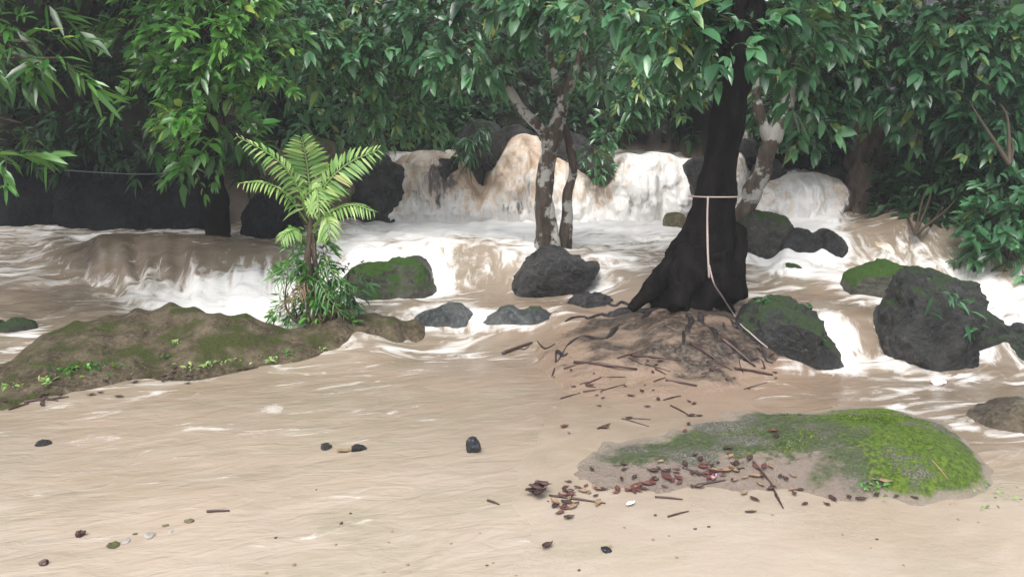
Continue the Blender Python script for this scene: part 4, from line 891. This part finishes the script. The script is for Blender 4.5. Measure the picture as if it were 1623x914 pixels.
# --- shrubs
def shrub(base, blobs, n, L, Wr, material, seed, label, name='shrub', cat='shrub', n_leaf=8, **kw):
    e = empty(name, base, label, cat); off = np.array(base)
    rn = np.random.default_rng(seed)
    mb = MB()
    for b in blobs:
        C = P(*b[:3]); mb.add(*tube_mesh([off * 0, (C - off) * .5 + rn.normal(size=3) * .04, C - off], [.012, .009, .004], 5, 8, .1, seed))
    mb.obj('stem', M['twig'], e)
    p, d = blob_pts(blobs, n, rn); V, Fc, t, TV, TF = foliage(p, d, n_leaf, L, Wr, rn=rn, **kw)
    leafy('leaves', V, Fc, t, TV, TF, material, e, off); return e
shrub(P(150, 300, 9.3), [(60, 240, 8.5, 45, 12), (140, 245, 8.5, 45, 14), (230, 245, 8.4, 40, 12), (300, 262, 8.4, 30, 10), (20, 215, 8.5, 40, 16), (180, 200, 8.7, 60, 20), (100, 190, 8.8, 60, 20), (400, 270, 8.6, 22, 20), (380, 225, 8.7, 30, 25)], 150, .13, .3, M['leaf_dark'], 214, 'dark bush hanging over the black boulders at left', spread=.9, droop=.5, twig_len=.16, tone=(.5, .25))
shrub(P(755, 270, 9.2), [(750, 205, 9.1, 12, 16), (748, 230, 9.05, 14, 16)], 32, .1, .25, M['leaf_cool'], 200, 'drooping green shrub hanging beside the rock pillar between the falls', spread=.8, droop=.7, twig_len=.12, tone=(.45, .15))
shrub(P(945, 270, 9.3), [(938, 240, 9.1, 12, 8), (950, 262, 9.05, 10, 6), (965, 210, 9.4, 14, 8)], 36, .09, .3, M['leaf_cool'], 201, 'small leafy shrub on the lip left of the broad fall', spread=.9, droop=.5, twig_len=.1, tone=(.5, .2))
shrub(P(1000, 200, 10.4), [(1000, 140, 9.8, 40, 26), (1060, 155, 9.9, 35, 18), (1040, 115, 9.8, 50, 28), (985, 180, 10, 20, 10), (1100, 125, 9.7, 28, 25)], 200, .12, .3, M['leaf_cool'], 202, 'broad green shrub on the earth bank above the broad fall', spread=.9, droop=.4, twig_len=.16, tone=(.75, .22))
shrub(G(1450, 372, .6), [(1435, 335, 7.3, 35, 18), (1465, 280, 7.5, 40, 35), (1500, 300, 7.3, 50, 40), (1560, 260, 7.2, 60, 50), (1520, 220, 7.6, 60, 40), (1480, 340, 7.2, 40, 20)], 300, .12, .36, M['leaf_dark'], 203, 'dark broad leaved bush on the right bank beside the brown trunk', spread=.9, droop=.4, twig_len=.18, tone=(.6, .25))
shrub(G(1600, 412, .45), [(1590, 350, 6.4, 45, 22), (1565, 380, 6.5, 30, 18), (1610, 310, 6.5, 45, 30), (1610, 390, 6.3, 30, 18)], 110, .13, .34, M['leaf_cool'], 204, 'lighter green bush at the right edge above the white water', spread=.9, droop=.35, twig_len=.16, tone=(.55, .2))
shrub(P(1290, 262, 8.6), [(1270, 200, 8.5, 40, 25), (1300, 225, 8.6, 25, 8), (1310, 190, 8.7, 35, 20), (1250, 225, 8.6, 25, 8)], 140, .12, .32, M['leaf_cool'], 205, 'green bush growing behind the fallen log', spread=.9, droop=.4, twig_len=.15, tone=(.5, .2))
shrub(G(1600, 260, 1.35), [(1580, 160, 7.0, 60, 40), (1600, 210, 6.9, 40, 35), (1530, 150, 7.3, 40, 30)], 150, .14, .34, M['leaf_cool'], 206, 'tall leafy bush at the right edge under the canopy', spread=.9, droop=.45, twig_len=.2, tone=(.4, .2))

# undergrowth on the hillside: countless leaves, one object
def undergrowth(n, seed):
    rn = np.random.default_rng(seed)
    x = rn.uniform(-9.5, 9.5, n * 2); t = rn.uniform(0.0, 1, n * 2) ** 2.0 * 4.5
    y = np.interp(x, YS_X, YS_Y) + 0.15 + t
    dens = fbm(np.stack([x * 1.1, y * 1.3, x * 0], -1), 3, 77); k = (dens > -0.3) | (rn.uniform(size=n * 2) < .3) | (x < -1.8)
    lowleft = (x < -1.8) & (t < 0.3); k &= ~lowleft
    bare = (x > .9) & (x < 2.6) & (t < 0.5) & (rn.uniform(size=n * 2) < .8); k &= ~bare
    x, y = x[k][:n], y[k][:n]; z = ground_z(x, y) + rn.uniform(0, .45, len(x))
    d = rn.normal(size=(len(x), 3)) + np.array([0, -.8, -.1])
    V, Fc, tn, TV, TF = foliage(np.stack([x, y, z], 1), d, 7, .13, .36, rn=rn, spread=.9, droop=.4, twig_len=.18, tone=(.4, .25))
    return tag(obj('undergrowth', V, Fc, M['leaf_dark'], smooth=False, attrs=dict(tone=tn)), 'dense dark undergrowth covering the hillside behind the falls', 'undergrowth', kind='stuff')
undergrowth(8000, 300)
# trees on the slope behind: dark trunks and crowns closing the view
for i, (px, py, Y, lab, hgt) in enumerate([(60, 200, 10.6, 'dark forest tree on the slope at the far left', 5), (200, 150, 10.8, 'dark forest tree on the slope behind the dark trunk tree', 5), (480, 120, 11.2, 'forest tree on the slope behind the young palm', 4.5),
        (760, 100, 12, 'forest tree high on the slope behind the middle fall', 4.5), (1050, 60, 12.5, 'forest tree on the slope above the broad fall', 4), (1490, 150, 11, 'forest tree on the right slope behind the brown trunk', 3.5), (1250, 80, 12.5, 'forest tree on the slope above the fallen log', 3.5), (1640, 120, 10, 'forest tree on the right slope at the photo edge', 3.5)]):
    x = (px - 811.5) / F * Y; z = float(ground_z(x, Y)[0]); e = tree((x, Y, z - .1), lab); rn = np.random.default_rng(400 + i)
    b = np.array((x, Y, z - .1)); top = b + np.array([rn.normal() * .4, -.6, hgt])
    part_tube(e, 'trunk', [b, b + [0.05, -.1, hgt * .4], top], [.13, .1, .05], M['trunk_black'], 12, 30, .15, i)
    k = 170; v = rn.normal(size=(k, 3)); v /= np.linalg.norm(v, axis=1)[:, None]
    q = top + v * (rn.uniform(.2, 1, k) ** .5)[:, None] * np.array([1.9, 1.3, 1.3]) + [0, 0, -.7]
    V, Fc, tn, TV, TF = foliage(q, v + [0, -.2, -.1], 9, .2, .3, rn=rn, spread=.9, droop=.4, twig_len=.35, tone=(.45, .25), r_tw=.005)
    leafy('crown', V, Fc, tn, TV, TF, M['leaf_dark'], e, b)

# ------------------------------------------------------------------ young palm
pb = G(492, 505, .16); PALM = empty('young_palm', pb, 'young palm with bright feathery fronds growing at the bank', 'palm'); Yp = pb[1]; sp = Yp / F
part_tube(PALM, 'stem', [P(490, 512, Yp), P(492, 460, Yp), P(488, 410, Yp), P(492, 360, Yp), P(490, 330, Yp)], [7 * sp, 6 * sp, 5 * sp, 5 * sp, 3 * sp], M['trunk_brown'], 10, 30, .2, 30)
part_tube(PALM, 'stem', [P(512, 510, Yp + .05), P(508, 470, Yp + .03), P(500, 420, Yp + .02), P(497, 370, Yp)], [6 * sp, 5 * sp, 4 * sp, 3 * sp], M['trunk_brown'], 10, 30, .2, 31)
def frond(pts, nl, ll, seed, face=(0, -1, .35), taper=True, material=None, width=.16, droop=.25, name='frond'):
    rn = np.random.default_rng(seed); off = np.array(pb)
    path = spline([P(a, b, c) for a, b, c in pts], 40); tan = np.gradient(path, axis=0); tan /= np.linalg.norm(tan, axis=1)[:, None]
    mb = MB(); mb.add(*tube_mesh(list(path[::6] - off) + [path[-1] - off], [.006, .005, .004, .0025], 6, 24)); r = mb.obj(name, material or M['leaf_fern'], PALM)
    at = r.data.attributes.new('tone', 'FLOAT', 'POINT'); at.data.foreach_set('value', np.full(len(r.data.vertices), .6, np.float32))
    B = []; Dn = []; Nn = []; Ln = []
    for j in range(nl):
        u = .22 + .78 * j / (nl - 1); q = path[min(39, int(u * 39))]; t = tan[min(39, int(u * 39))]
        nrm = np.array(face, float); side = np.cross(t, nrm); side /= np.linalg.norm(side)
        l = ll * (math.sin(math.pi * min(1, .22 + .72 * u)) ** .6)
        for sg in (-1, 1):
            B.append(q); Dn.append(side * sg + t * (.45 + .5 * u) + rn.normal(size=3) * .07); Nn.append(nrm + rn.normal(size=3) * .15); Ln.append(l * rn.uniform(.9, 1.08))
    V, Fc = leaf_mesh(np.array(B), np.array(Dn), np.array(Nn), np.array(Ln), np.array(Ln) * width, droop, .3)
    obj('leaflets', V - off, Fc, material or M['leaf_fern'], r, smooth=False, attrs=dict(tone=np.repeat(np.clip(rn.normal(.5, .25, len(B)), 0, 1), 8)))
frond([(490, 345, Yp), (468, 290, Yp - .1), (435, 250, Yp - .2), (378, 217, Yp - .3)], 20, .13, 1, (.4, -.6, .6), droop=.4)
frond([(492, 340, Yp), (490, 290, Yp - .03), (485, 250, Yp - .08), (478, 218, Yp - .15)], 18, .20, 2, (.1, -1, .4))
frond([(494, 345, Yp), (515, 295, Yp - .05), (550, 260, Yp - .1), (598, 238, Yp - .15)], 20, .17, 3, (-.3, -1, .4))
frond([(488, 355, Yp), (455, 310, Yp - .1), (420, 290, Yp - .2), (380, 290, Yp - .3)], 16, .11, 4, (.2, -.4, .9), droop=.5)
frond([(494, 360, Yp), (525, 335, Yp - .05), (560, 325, Yp - .1), (592, 335, Yp - .15)], 16, .12, 5, (-.1, -.5, .9), droop=.5)
frond([(494, 370, Yp), (510, 345, Yp - .15), (520, 350, Yp - .3), (522, 375, Yp - .4)], 14, .13, 6, (0, -1, .4), droop=.7)
frond([(488, 380, Yp), (470, 365, Yp - .1), (455, 368, Yp - .2), (445, 380, Yp - .25)], 12, .10, 7, (0, -.6, .8), droop=.6)
frond([(494, 350, Yp), (500, 320, Yp + .1), (520, 300, Yp + .25), (550, 300, Yp + .4)], 14, .13, 8, (0, -.6, .8), droop=.4)
frond([(492, 350, Yp), (480, 320, Yp - .1), (500, 300, Yp - .25), (505, 330, Yp - .35)], 14, .15, 9, (0, -1, .5), droop=.6)
for i, (a, b_, c_, d_) in enumerate([(535, 440, 560, 455), (450, 430, 435, 455), (520, 470, 545, 500), (465, 470, 445, 490)]):
    frond([(495, 440, Yp), ((495 + a) / 2, b_ - 20, Yp - .05), (a, b_, Yp - .1), (c_, d_, Yp - .12)], 9, .08, 20 + i, (0, -.7, .6), material=M['leaf_dead'] if i > 2 else M['leaf_bright'], droop=.6)
shrub(G(525, 505, .17), [(540, 455, 5.7, 25, 20), (525, 480, 5.7, 25, 18), (515, 430, 5.75, 22, 25), (555, 430, 5.8, 16, 12)], 55, .07, .24, M['leaf_dark'], 210, 'small dark leaved bush tangled around the foot of the palm, right side', twig_len=.1, tone=(.7, .2), spread=.8, droop=.4)
shrub(G(470, 510, .15), [(455, 440, 5.7, 14, 14), (465, 480, 5.7, 22, 20), (470, 420, 5.75, 10, 16)], 28, .07, .22, M['leaf_bright'], 211, 'thin light green bush left of the palm foot', twig_len=.1, tone=(.6, .2), spread=.8, droop=.3)
shrub(G(510, 510, .16), [(512, 492, 5.68, 24, 10), (525, 480, 5.66, 16, 10)], 16, .08, .15, M['leaf_dead'], 212, 'clump of dry brown leaves hanging at the palm foot', name='dry_leaf_clump', cat='dead leaves', twig_len=.08, tone=(.55, .3), spread=.8, droop=.9)

shrub(G(495, 508, .16), [(478, 440, 5.72, 20, 22), (512, 450, 5.7, 20, 20), (495, 485, 5.66, 26, 16), (500, 405, 5.74, 18, 20), (490, 375, 5.74, 18, 14), (530, 495, 5.66, 20, 10)], 120, .085, .2, M['leaf_bright'], 213, 'leafy green undergrowth wrapping the palm stems', twig_len=.1, tone=(.5, .25), spread=.8, droop=.4)

# ------------------------------------------------------------------ haze box over the whole scene, added to soften contrast
hm = bpy.data.materials.new('soft_haze'); hm.use_nodes = True; hn = hm.node_tree; hn.nodes.remove(hn.nodes['Principled BSDF'])
pv = hn.nodes.new('ShaderNodeVolumePrincipled'); pv.inputs['Color'].default_value = (.93, .96, 1, 1); pv.inputs['Density'].default_value = 0.0045
hn.links.new(pv.outputs[0], hn.nodes['Material Output'].inputs['Volume'])
hv = [(x, y, z) for x in (-92, 92) for y in (-62, 122) for z in (-3, 16)]
hz = obj('haze', hv, [(0, 1, 3, 2), (4, 6, 7, 5), (0, 4, 5, 1), (2, 3, 7, 6), (0, 2, 6, 4), (1, 5, 7, 3)], hm, smooth=False)
tag(hz, 'thin pale haze box added over the whole scene to soften contrast', 'haze', kind='stuff')

# ------------------------------------------------------------------ rope and cable
Yr = 6.25
q = G(1095, 478, .25)[1]
def rope(name, pts, r, label, cat, material=M['rope']):
    mb = MB(); mb.add(*tube_mesh(pts, [r, r], 6, max(12, len(pts) * 8), .12, 3)); return tag(recentre(mb.obj(name, material)), label, cat)
lp = []
for k in range(17):
    a = 2 * math.pi * k / 16; c_ = P(1133, 311, q); lp.append(c_ + np.array([math.cos(a) * 41 * q / F, -math.sin(a) * 41 * q / F, .004 * math.sin(a) * 3]))
rope('rope_loop', lp, .005, 'pale rope tied once around the black trunk', 'rope')
rope('rope', [P(1122, 313, q - .22), P(1121, 350, q - .24), P(1122, 400, q - .33), P(1124, 440, q - .40)], .0075, 'thick straight piece of pale rope hanging down the black trunk', 'rope')
bpy.context.view_layer.update(); DG = bpy.context.evaluated_depsgraph_get()
def touch(px, py, up=.006):     # where the line of sight first meets the scene, lifted off the surface
    h = SC.ray_cast(DG, Vector((0, 0, EYE)), Vector(ray(px, py)).normalized())
    return np.array(h[1]) + np.array(h[2]) * up
rope('rope', [P(1124, 420, q - .38), P(1132, 450, q - .42), touch(1144, 470, .012), touch(1154, 488, .01), touch(1165, 502), touch(1176, 516), touch(1190, 528), touch(1203, 540), touch(1216, 552)], .0055, 'thin pale rope trailing down across the root mound', 'rope')
rope('cable', [P(60, 266, 8.4), P(150, 273, 8.2), P(240, 276, 8.0), P(325, 268, 7.8)], .006, 'thin grey cable strung in front of the left boulders', 'cable', m_plain('grey_cable', (.09, .09, .1)))

# ------------------------------------------------------------------ roots and litter on the mound
surf0 = surf
def surf(px, py):
    h = SC.ray_cast(DG, Vector((0, 0, EYE)), Vector(ray(px, py)).normalized())
    return np.array(h[1]) if h[0] and h[4].name.split('.')[0] in ('ground', 'water', 'mud_bank', 'root_mound', 'mossy_mound') else surf0(px, py)
def root(pts, r0, label='', i=0, group='roots spreading over the mound'):
    wr = np.random.default_rng(i + 40); q = spline([(a, b, 0) for a, b in pts], 9)[:, :2]; q[1:] += wr.normal(0, 5, (8, 2))
    p = [surf(a, b) + np.array([0, 0, wr.uniform(-.012, .006)]) for a, b in q]; mb = MB(); r0 = r0 * .62; mb.add(*tube_mesh(p, [r0, r0 * .8, r0 * .3], 8, 40, .45, i)); return mb
off = np.array(T5.location[:])
for i, (pts, r) in enumerate([([(1060, 490), (1010, 510), (960, 530), (900, 545), (885, 585)], .03), ([(1110, 500), (1140, 530), (1175, 560), (1215, 575)], .03),
        ([(1130, 490), (1170, 520), (1200, 545), (1222, 580)], .028), ([(1040, 490), (980, 495), (930, 500), (900, 510)], .028), ([(1090, 500), (1085, 530), (1070, 560)], .03),
        ([(1000, 485), (950, 478), (910, 482)], .025), ([(1145, 500), (1165, 545), (1180, 590)], .014), ([(900, 560), (885, 575), (870, 600)], .02), ([(880, 545), (840, 545), (800, 560)], .01)]):
    mb = root(pts, r, i=i); mb.V = [v - off for v in mb.V]; mb.obj('root', M['root'], T5)

def spot(px, py):
    return ('left' if px < 1000 else 'centre' if px < 1110 else 'right') + (' top' if py < 585 else ' middle' if py < 625 else ' bottom')
def zone(t, low):
    return ('left' if t < .33 else 'middle' if t < .66 else 'right') + ' third of the litter line, ' + ('nearer side' if low else 'silt side')
def fallen_leaf(px, py, L, rot, material, label, group, curl=.35, name='fallen_leaf', width=.45, lift=.004):
    p = surf(px, py); d = np.array([[math.cos(rot), math.sin(rot), .05]])
    nu, nv = 9, 5; V = []
    rn = random.Random(int(px * 13 + py * 7))
    for i in range(nu):
        u = i / (nu - 1); wd = math.sin(math.pi * min(1, .04 + u * .96) ** .8) * width * L * .5
        for j in range(nv):
            v = j / (nv - 1) * 2 - 1
            x = (u - .5) * L; y_ = v * wd; z = abs(v) * wd * curl * 1.3 + (u - .5) ** 2 * L * curl + math.sin(u * 9 + v * 2) * L * .03 + rn.uniform(-.01, .01) * L
            V.append((x * math.cos(rot) - y_ * math.sin(rot), x * math.sin(rot) + y_ * math.cos(rot), z + lift))
    V.append(None); V.pop()
    o = obj(name, V, grid_faces(nu, nv), material); o.location = tuple(p)
    sol = o.modifiers.new('thick', 'SOLIDIFY'); sol.thickness = .0015
    return tag(o, label, 'leaf', group)
def stick(px, py, Lpx, ang, r, label, group, material=None, name='stick'):
    a = math.radians(ang); dxp, dyp = math.cos(a) * Lpx / 2, -math.sin(a) * Lpx / 2
    p0, p1, p2 = surf(px - dxp, py - dyp), surf(px, py), surf(px + dxp, py + dyp)
    e = np.array([0, 0, r * .8]); mb = MB(); mb.add(*tube_mesh([p0 + e, p1 + e * 1.4, p2 + e], [r, r * .9, r * .5], 7, 14, .3, int(px)))
    return tag(recentre(mb.obj(name, material or M['litter'])), label, 'stick', group)
def pebble(px, py, wpx, material, label, group=None, squash=.6, seed=0, name='stone', cat='stone'):
    p = surf(px, py); s = wpx * p[1] / F / 2
    return lump(p + np.array([0, 0, s * squash * .3]), (s, s * (1 + .4 * math.sin(seed * 3)), s * squash), material, label, name, seed, .75, 3, cat, group)

# named bits
p = surf(750, 715); s = 13 * p[1] / F
lump(p + np.array([0, 0, s * .8]), (s, s * .8, s * 1.15), M['stone'], 'smooth black stone standing alone in the middle foreground', 'stone', 5, .25, 4)
pebble(128, 848, 15, M['litter'], 'upper one of two round dark brown seeds at lower left', seed=61, squash=.9, name='seed', cat='seed')
pebble(68, 894, 14, M['litter'], 'lower one of two round dark brown seeds at lower left', seed=62, squash=.9, name='seed', cat='seed')
stick(346, 811, 36, 2, .007, 'short grey stick floating above the lower left stones', None)
pebble(517, 709, 20, M['rock'], 'left mossy stone of the pair in the left foreground', seed=63, squash=.4)
pebble(568, 712, 24, M['rock'], 'right mossy stone of the pair in the left foreground', seed=64, squash=.5)
fallen_leaf(545, 716, .07, .2, M['litter_tan'], 'pale leaf caught between two mossy stones', None)
pebble(70, 703, 24, M['rock'], 'dark stone breaking the water at left below the bank', seed=65, squash=.4)
pebble(960, 872, 17, M['stone'], 'small grey green pebble at the bottom centre', seed=66, squash=.6)
fallen_leaf(868, 868, .06, .8, M['litter'], 'curled dark leaf at the bottom centre', None, .9)
fallen_leaf(902, 822, .05, .4, M['litter'], 'folded grey brown leaf below the dark leaf bundle', None, .7)
stick(782, 797, 20, -20, .006, 'short brown twig alone in the middle foreground sand', None)
pebble(180, 865, 20, M['tanrock'], 'mossy pebble at the left end of the row of grey stones', seed=68, squash=.4)
for i, (a, b_, w_) in enumerate([(200, 857, 15), (214, 846, 9), (238, 848, 18), (262, 833, 12), (270, 842, 9), (300, 826, 17)]):
    pebble(a, b_, w_, M['tanrock'] if i % 2 else M['white_stone'], ('first', 'second', 'third', 'fourth', 'fifth', 'sixth')[i] + ' pale pebble from the left in the lower left row', 'pebbles in the lower left row', .3, 80 + i)
# bundle of dark leaves at the left end of the litter line
for i in range(7):
    fallen_leaf(852 + random.uniform(-8, 22), 785 + random.uniform(-9, 9), .075, random.uniform(0, 6.2), M['litter'], 'dark purple brown leaf in the bundle at the left end of the litter line', 'leaf bundle', .7, lift=.004 + .006 * i)
stick(915, 792, 90, -8, .005, 'long thin dark twig leading right from the leaf bundle', None)
# litter line below the mossy mound
G1 = 'dead leaves in the litter line'
rl = random.Random(5)
for i in range(100):
    t = rl.random(); px = 880 + 400 * t; py = 795 - 42 * math.sin(t * 2.6) + rl.gauss(0, 14)
    m_, lb = rl.choice([(M['litter'], 'dark brown dead leaf in the '), (M['litter'], 'dark brown dead leaf in the '), (M['litter_red'], 'reddish dead leaf in the '), (M['litter_tan'], 'tan dead leaf in the ')])
    fallen_leaf(px, py, rl.uniform(.03, .06), rl.uniform(0, 6.28), m_, lb + zone((px - 890) / 380, py > 790), G1, rl.uniform(.2, .8))
for i, (px, py, L_, an) in enumerate([(1105, 750, 50, -20), (1130, 765, 40, 10), (1210, 752, 50, -50), (1225, 775, 40, -60), (1150, 745, 60, 5), (1075, 815, 34, 15), (1060, 790, 44, -5), (1235, 795, 26, -60)]):
    stick(px, py, L_, an, .005, 'thin dark twig in the ' + zone((px - 1040) / 200, py > 764), 'twigs in the litter line')
for (px, py, L_, m_) in [(1010, 772, .08, 'litter_red'), (1025, 768, .07, 'litter_red'), (1055, 757, .08, 'litter_red'), (1000, 778, .06, 'litter_red')]:
    fallen_leaf(px, py, L_, rl.uniform(0, 6), M[m_], ('left', 'middle', 'right', 'outermost left')[(1010, 1025, 1055, 1000).index(px)] + ' of four large red brown leaves on the mound edge', 'red leaves on the mound edge', .4)
fallen_leaf(1132, 756, .05, 1, m_plain('pink_petal', (.6, .3, .5)), 'small pink petal among the litter on the mound', None, .3)
for (px, py, lab, m_) in [(1225, 684, 'upper dark red leaf on the moss', 'litter_red'), (1230, 692, 'dark brown leaf just below the red leaf on the moss', 'litter'), (1155, 712, 'dark leaf on the grey part of the mound', 'litter'), (1000, 800, 'pale cream leaf at the edge of the litter line', 'white')]:
    fallen_leaf(px, py, .055, rl.uniform(0, 6), M[m_], lab, None, .5)
fallen_leaf(1395, 762, .10, -.4, M['litter_tan'], 'long pale leaf on the front of the bright moss', None, .2, width=.3)
stick(1490, 745, 40, -50, .004, 'pale thin straw on the front of the bright moss', None, M['litter_tan'])
for (px, py) in [(1320, 792), (1345, 788), (1365, 792), (1390, 785), (1310, 800), (1420, 788), (1450, 790), (1275, 800)]:
    fallen_leaf(px, py, rl.uniform(.03, .055), rl.uniform(0, 6), M['litter'], 'dark dead leaf at the front foot of the bright moss', 'leaves at the foot of the moss', .4)
# flakes and sticks on the root mound
for i in range(85):
    px = rl.uniform(900, 1230); py = rl.uniform(560, 690) if px < 1130 else rl.uniform(540, 620)
    if py > 640 and rl.random() < .65: continue
    if rl.random() < .55: fallen_leaf(px, py, rl.uniform(.02, .05), rl.uniform(0, 6.28), M['litter'] if rl.random() < .75 else M['litter_red'], 'dead leaf on the silt below the black tree, ' + spot(px, py), 'dead leaves below the black tree', .4)
    else: stick(px, py, rl.uniform(14, 45), rl.uniform(-30, 25), rl.uniform(.003, .006), 'thin stick on the silt below the black tree, ' + spot(px, py), 'sticks below the black tree')
for (px, py, L_, an, r_) in [(960, 581, 100, -6, .010), (1120, 562, 60, -32, .010), (1040, 568, 80, -6, .008), (1080, 608, 50, -10, .008), (820, 553, 50, 20, .012), (1170, 560, 70, -40, .012), (1195, 590, 60, -10, .009)]:
    stick(px, py, L_, an, r_, ('longest' if L_ > 90 else 'steep' if an < -35 else 'low' if L_ < 60 else 'slanting') + ' thick dark branch piece below the black tree, ' + spot(px, py), 'branch pieces below the black tree')
# foreground sand specks
for i in range(42):
    px, py = rl.uniform(420, 1600), rl.uniform(770, 912)
    if 880 < px < 1500 and py < 815: continue
    pebble(px, py, rl.uniform(3, 7), M['litter_tan'] if rl.random() < .5 else M['litter'], 'tiny brown crumb on the wet foreground sand' + (', lower left' if px < 700 else ', bottom middle' if px < 1050 else ', below the litter line' if px < 1350 else ', lower right'), 'crumbs on the foreground sand', .5, 500 + i, 'crumb', 'debris')
fallen_leaf(1190, 812, .05, .1, M['litter'], 'narrow brown leaf alone on the sand below the litter line', None, .2, width=.3)
for (px, py, lb) in [(895, 677, 'red brown leaf on the sand left of the mossy mound'), (958, 679, 'upright brown leaf on the sand behind the mossy mound'), (1095, 660, 'small brown leaf on the silt behind the mossy mound')]:
    fallen_leaf(px, py, .055, rl.uniform(0, 6), M['litter_red'] if px < 900 else M['litter'], lb, None, .5)
# bank foot litter
for i in range(26):
    t = rl.random(); px = 5 + t * 330; py = 648 - t * 62 + rl.gauss(0, 7)
    fallen_leaf(px, py, rl.uniform(.03, .055), rl.uniform(0, 6.28), M['litter'], 'dark dead leaf along the foot of the muddy bank' + (', at its left end' if t < .3 else ', by the two larger weeds' if t < .65 else ', by the wide weed patch'), 'dead leaves at the bank foot', .4)
for (px, py) in [(55, 636), (75, 634), (92, 632), (30, 645), (392, 585)]:
    stick(px, py, 34, rl.uniform(-10, 25), .007, 'dark stick washed up at the foot of the muddy bank', 'sticks at the bank foot')
# white scrap of foam on the right stream
p = surf(1487, 608); lump(p + np.array([0, 0, .012]), (.05, .03, .018), M['white'], 'white scrap floating on the brown stream at right', 'foam_scrap', 90, .6, 3, 'litter')
# red brown post at the right edge
p = P(1632, 530, 6.4); mb = MB(); mb.add(*tube_mesh([p, p + [0, 0, .15], p + [.01, 0, .27]], [.07, .065, .06], 12, 12, .12, 3)); tag(recentre(mb.obj('post', M['redpost'])), 'red brown post end at the right edge of the photo', 'post')

# ------------------------------------------------------------------ small weeds
def weed(px, py, n, hpx, material, seed, label, wr=.3, spread=20, group=None):
    p = surf(px, py); rn = np.random.default_rng(seed); k = n; s = p[1] / F
    B = np.stack([rn.normal(0, spread * s * .5, k), rn.normal(0, spread * s * .5, k), np.zeros(k)], 1)
    d = rn.normal(size=(k, 3)) * [.6, .6, .2] + [0, 0, .8]; L = hpx * s * rn.uniform(.5, 1.2, k)
    V, Fc = leaf_mesh(B, d, rn.normal(size=(k, 3)) + [0, -.5, 0], L, L * wr, .5)
    o = obj('weed_patch' if spread >= 18 else 'weed', V, Fc, material, smooth=False, attrs=dict(tone=np.repeat(np.clip(rn.normal(.6, .25, k), 0, 1), 8))); o.location = tuple(p)
    return tag(o, label, 'weed', group, 'stuff' if spread >= 18 else None)
for i, (px, py, n, h, sp_, lb) in enumerate([(130, 584, 45, 22, 32, 'bright green weed on the lower slope of the muddy bank'), (20, 612, 30, 16, 26, 'green weed on the bank near the left photo edge'), (74, 604, 20, 18, 14, 'small weed between two larger weeds at the bank foot'),
        (195, 582, 26, 12, 36, 'sparse low weed right of the bright bank weed'), (335, 572, 60, 14, 50, 'wide patch of bright green weed at the foot of the bank'), (280, 545, 10, 14, 8, 'single tiny seedling in the middle of the bank slope'),
        (258, 566, 14, 14, 14, 'tiny weed left of the wide weed patch'), (430, 568, 30, 12, 26, 'low weed patch at the bank foot below the palm'), (515, 553, 26, 10, 24, 'low green weed at the bank foot right of the palm'), (455, 560, 14, 16, 10, 'thin weed at the bank foot under the palm')]):
    weed(px, py, n, h, M['leaf_fern'] if i % 3 else M['leaf_bright'], 600 + i, lb, spread=sp_)
weed(1380, 768, 60, 18, M['leaf_bright'], 650, 'dark green tuft at the front of the bright moss', spread=34)
weed(1545, 775, 60, 14, M['leaf_fern'], 651, 'light green tuft at the right end of the mossy mound', spread=60)
for i, (px, py, h, lb) in enumerate([(1275, 490, 30, 'fine stemmed weed on top of the dark mossy ledge'), (1285, 530, 34, 'bright leafed weed on the right face of the dark mossy ledge'), (1215, 478, 20, 'low weed on the left top of the dark mossy ledge')]):
    p = P(px, py, 4.95 if i == 1 else 5.2); rn = np.random.default_rng(660 + i); k = 40; s = p[1] / F
    V, Fc = leaf_mesh(rn.normal(size=(k, 3)) * [.03, .02, .012], rn.normal(size=(k, 3)) + [0, -.2, .4], rn.normal(size=(k, 3)) + [0, 0, 1], h * s * rn.uniform(.3, .8, k), h * s * .2 * np.ones(k), .4)
    o = obj('weed', V, Fc, M['leaf_bright'] if i == 1 else M['leaf_dark'], smooth=False, attrs=dict(tone=np.repeat(rn.uniform(.3, 1, k), 8))); o.location = tuple(p); tag(o, lb, 'weed')
for i, (px, py, lb) in enumerate([(1500, 470, 'leafy vine on the top of the large craggy boulder'), (1525, 505, 'leafy vine trailing down the right side of the large craggy boulder')]):
    p = P(px, py, 4.82 if i == 0 else 4.9); rn = np.random.default_rng(670 + i); k = 16
    V, Fc = leaf_mesh(rn.normal(size=(k, 3)) * [.07, .03, .05], rn.normal(size=(k, 3)) + [.3, -.3, -.3], rn.normal(size=(k, 3)) * .4 + [0, -.6, 1], rn.uniform(.06, .13, k), rn.uniform(.02, .03, k), .4)
    o = obj('vine', V, Fc, M['leaf_cool'], smooth=False, attrs=dict(tone=np.repeat(rn.uniform(.2, .8, k), 8))); o.location = tuple(p); tag(o, lb, 'vine')
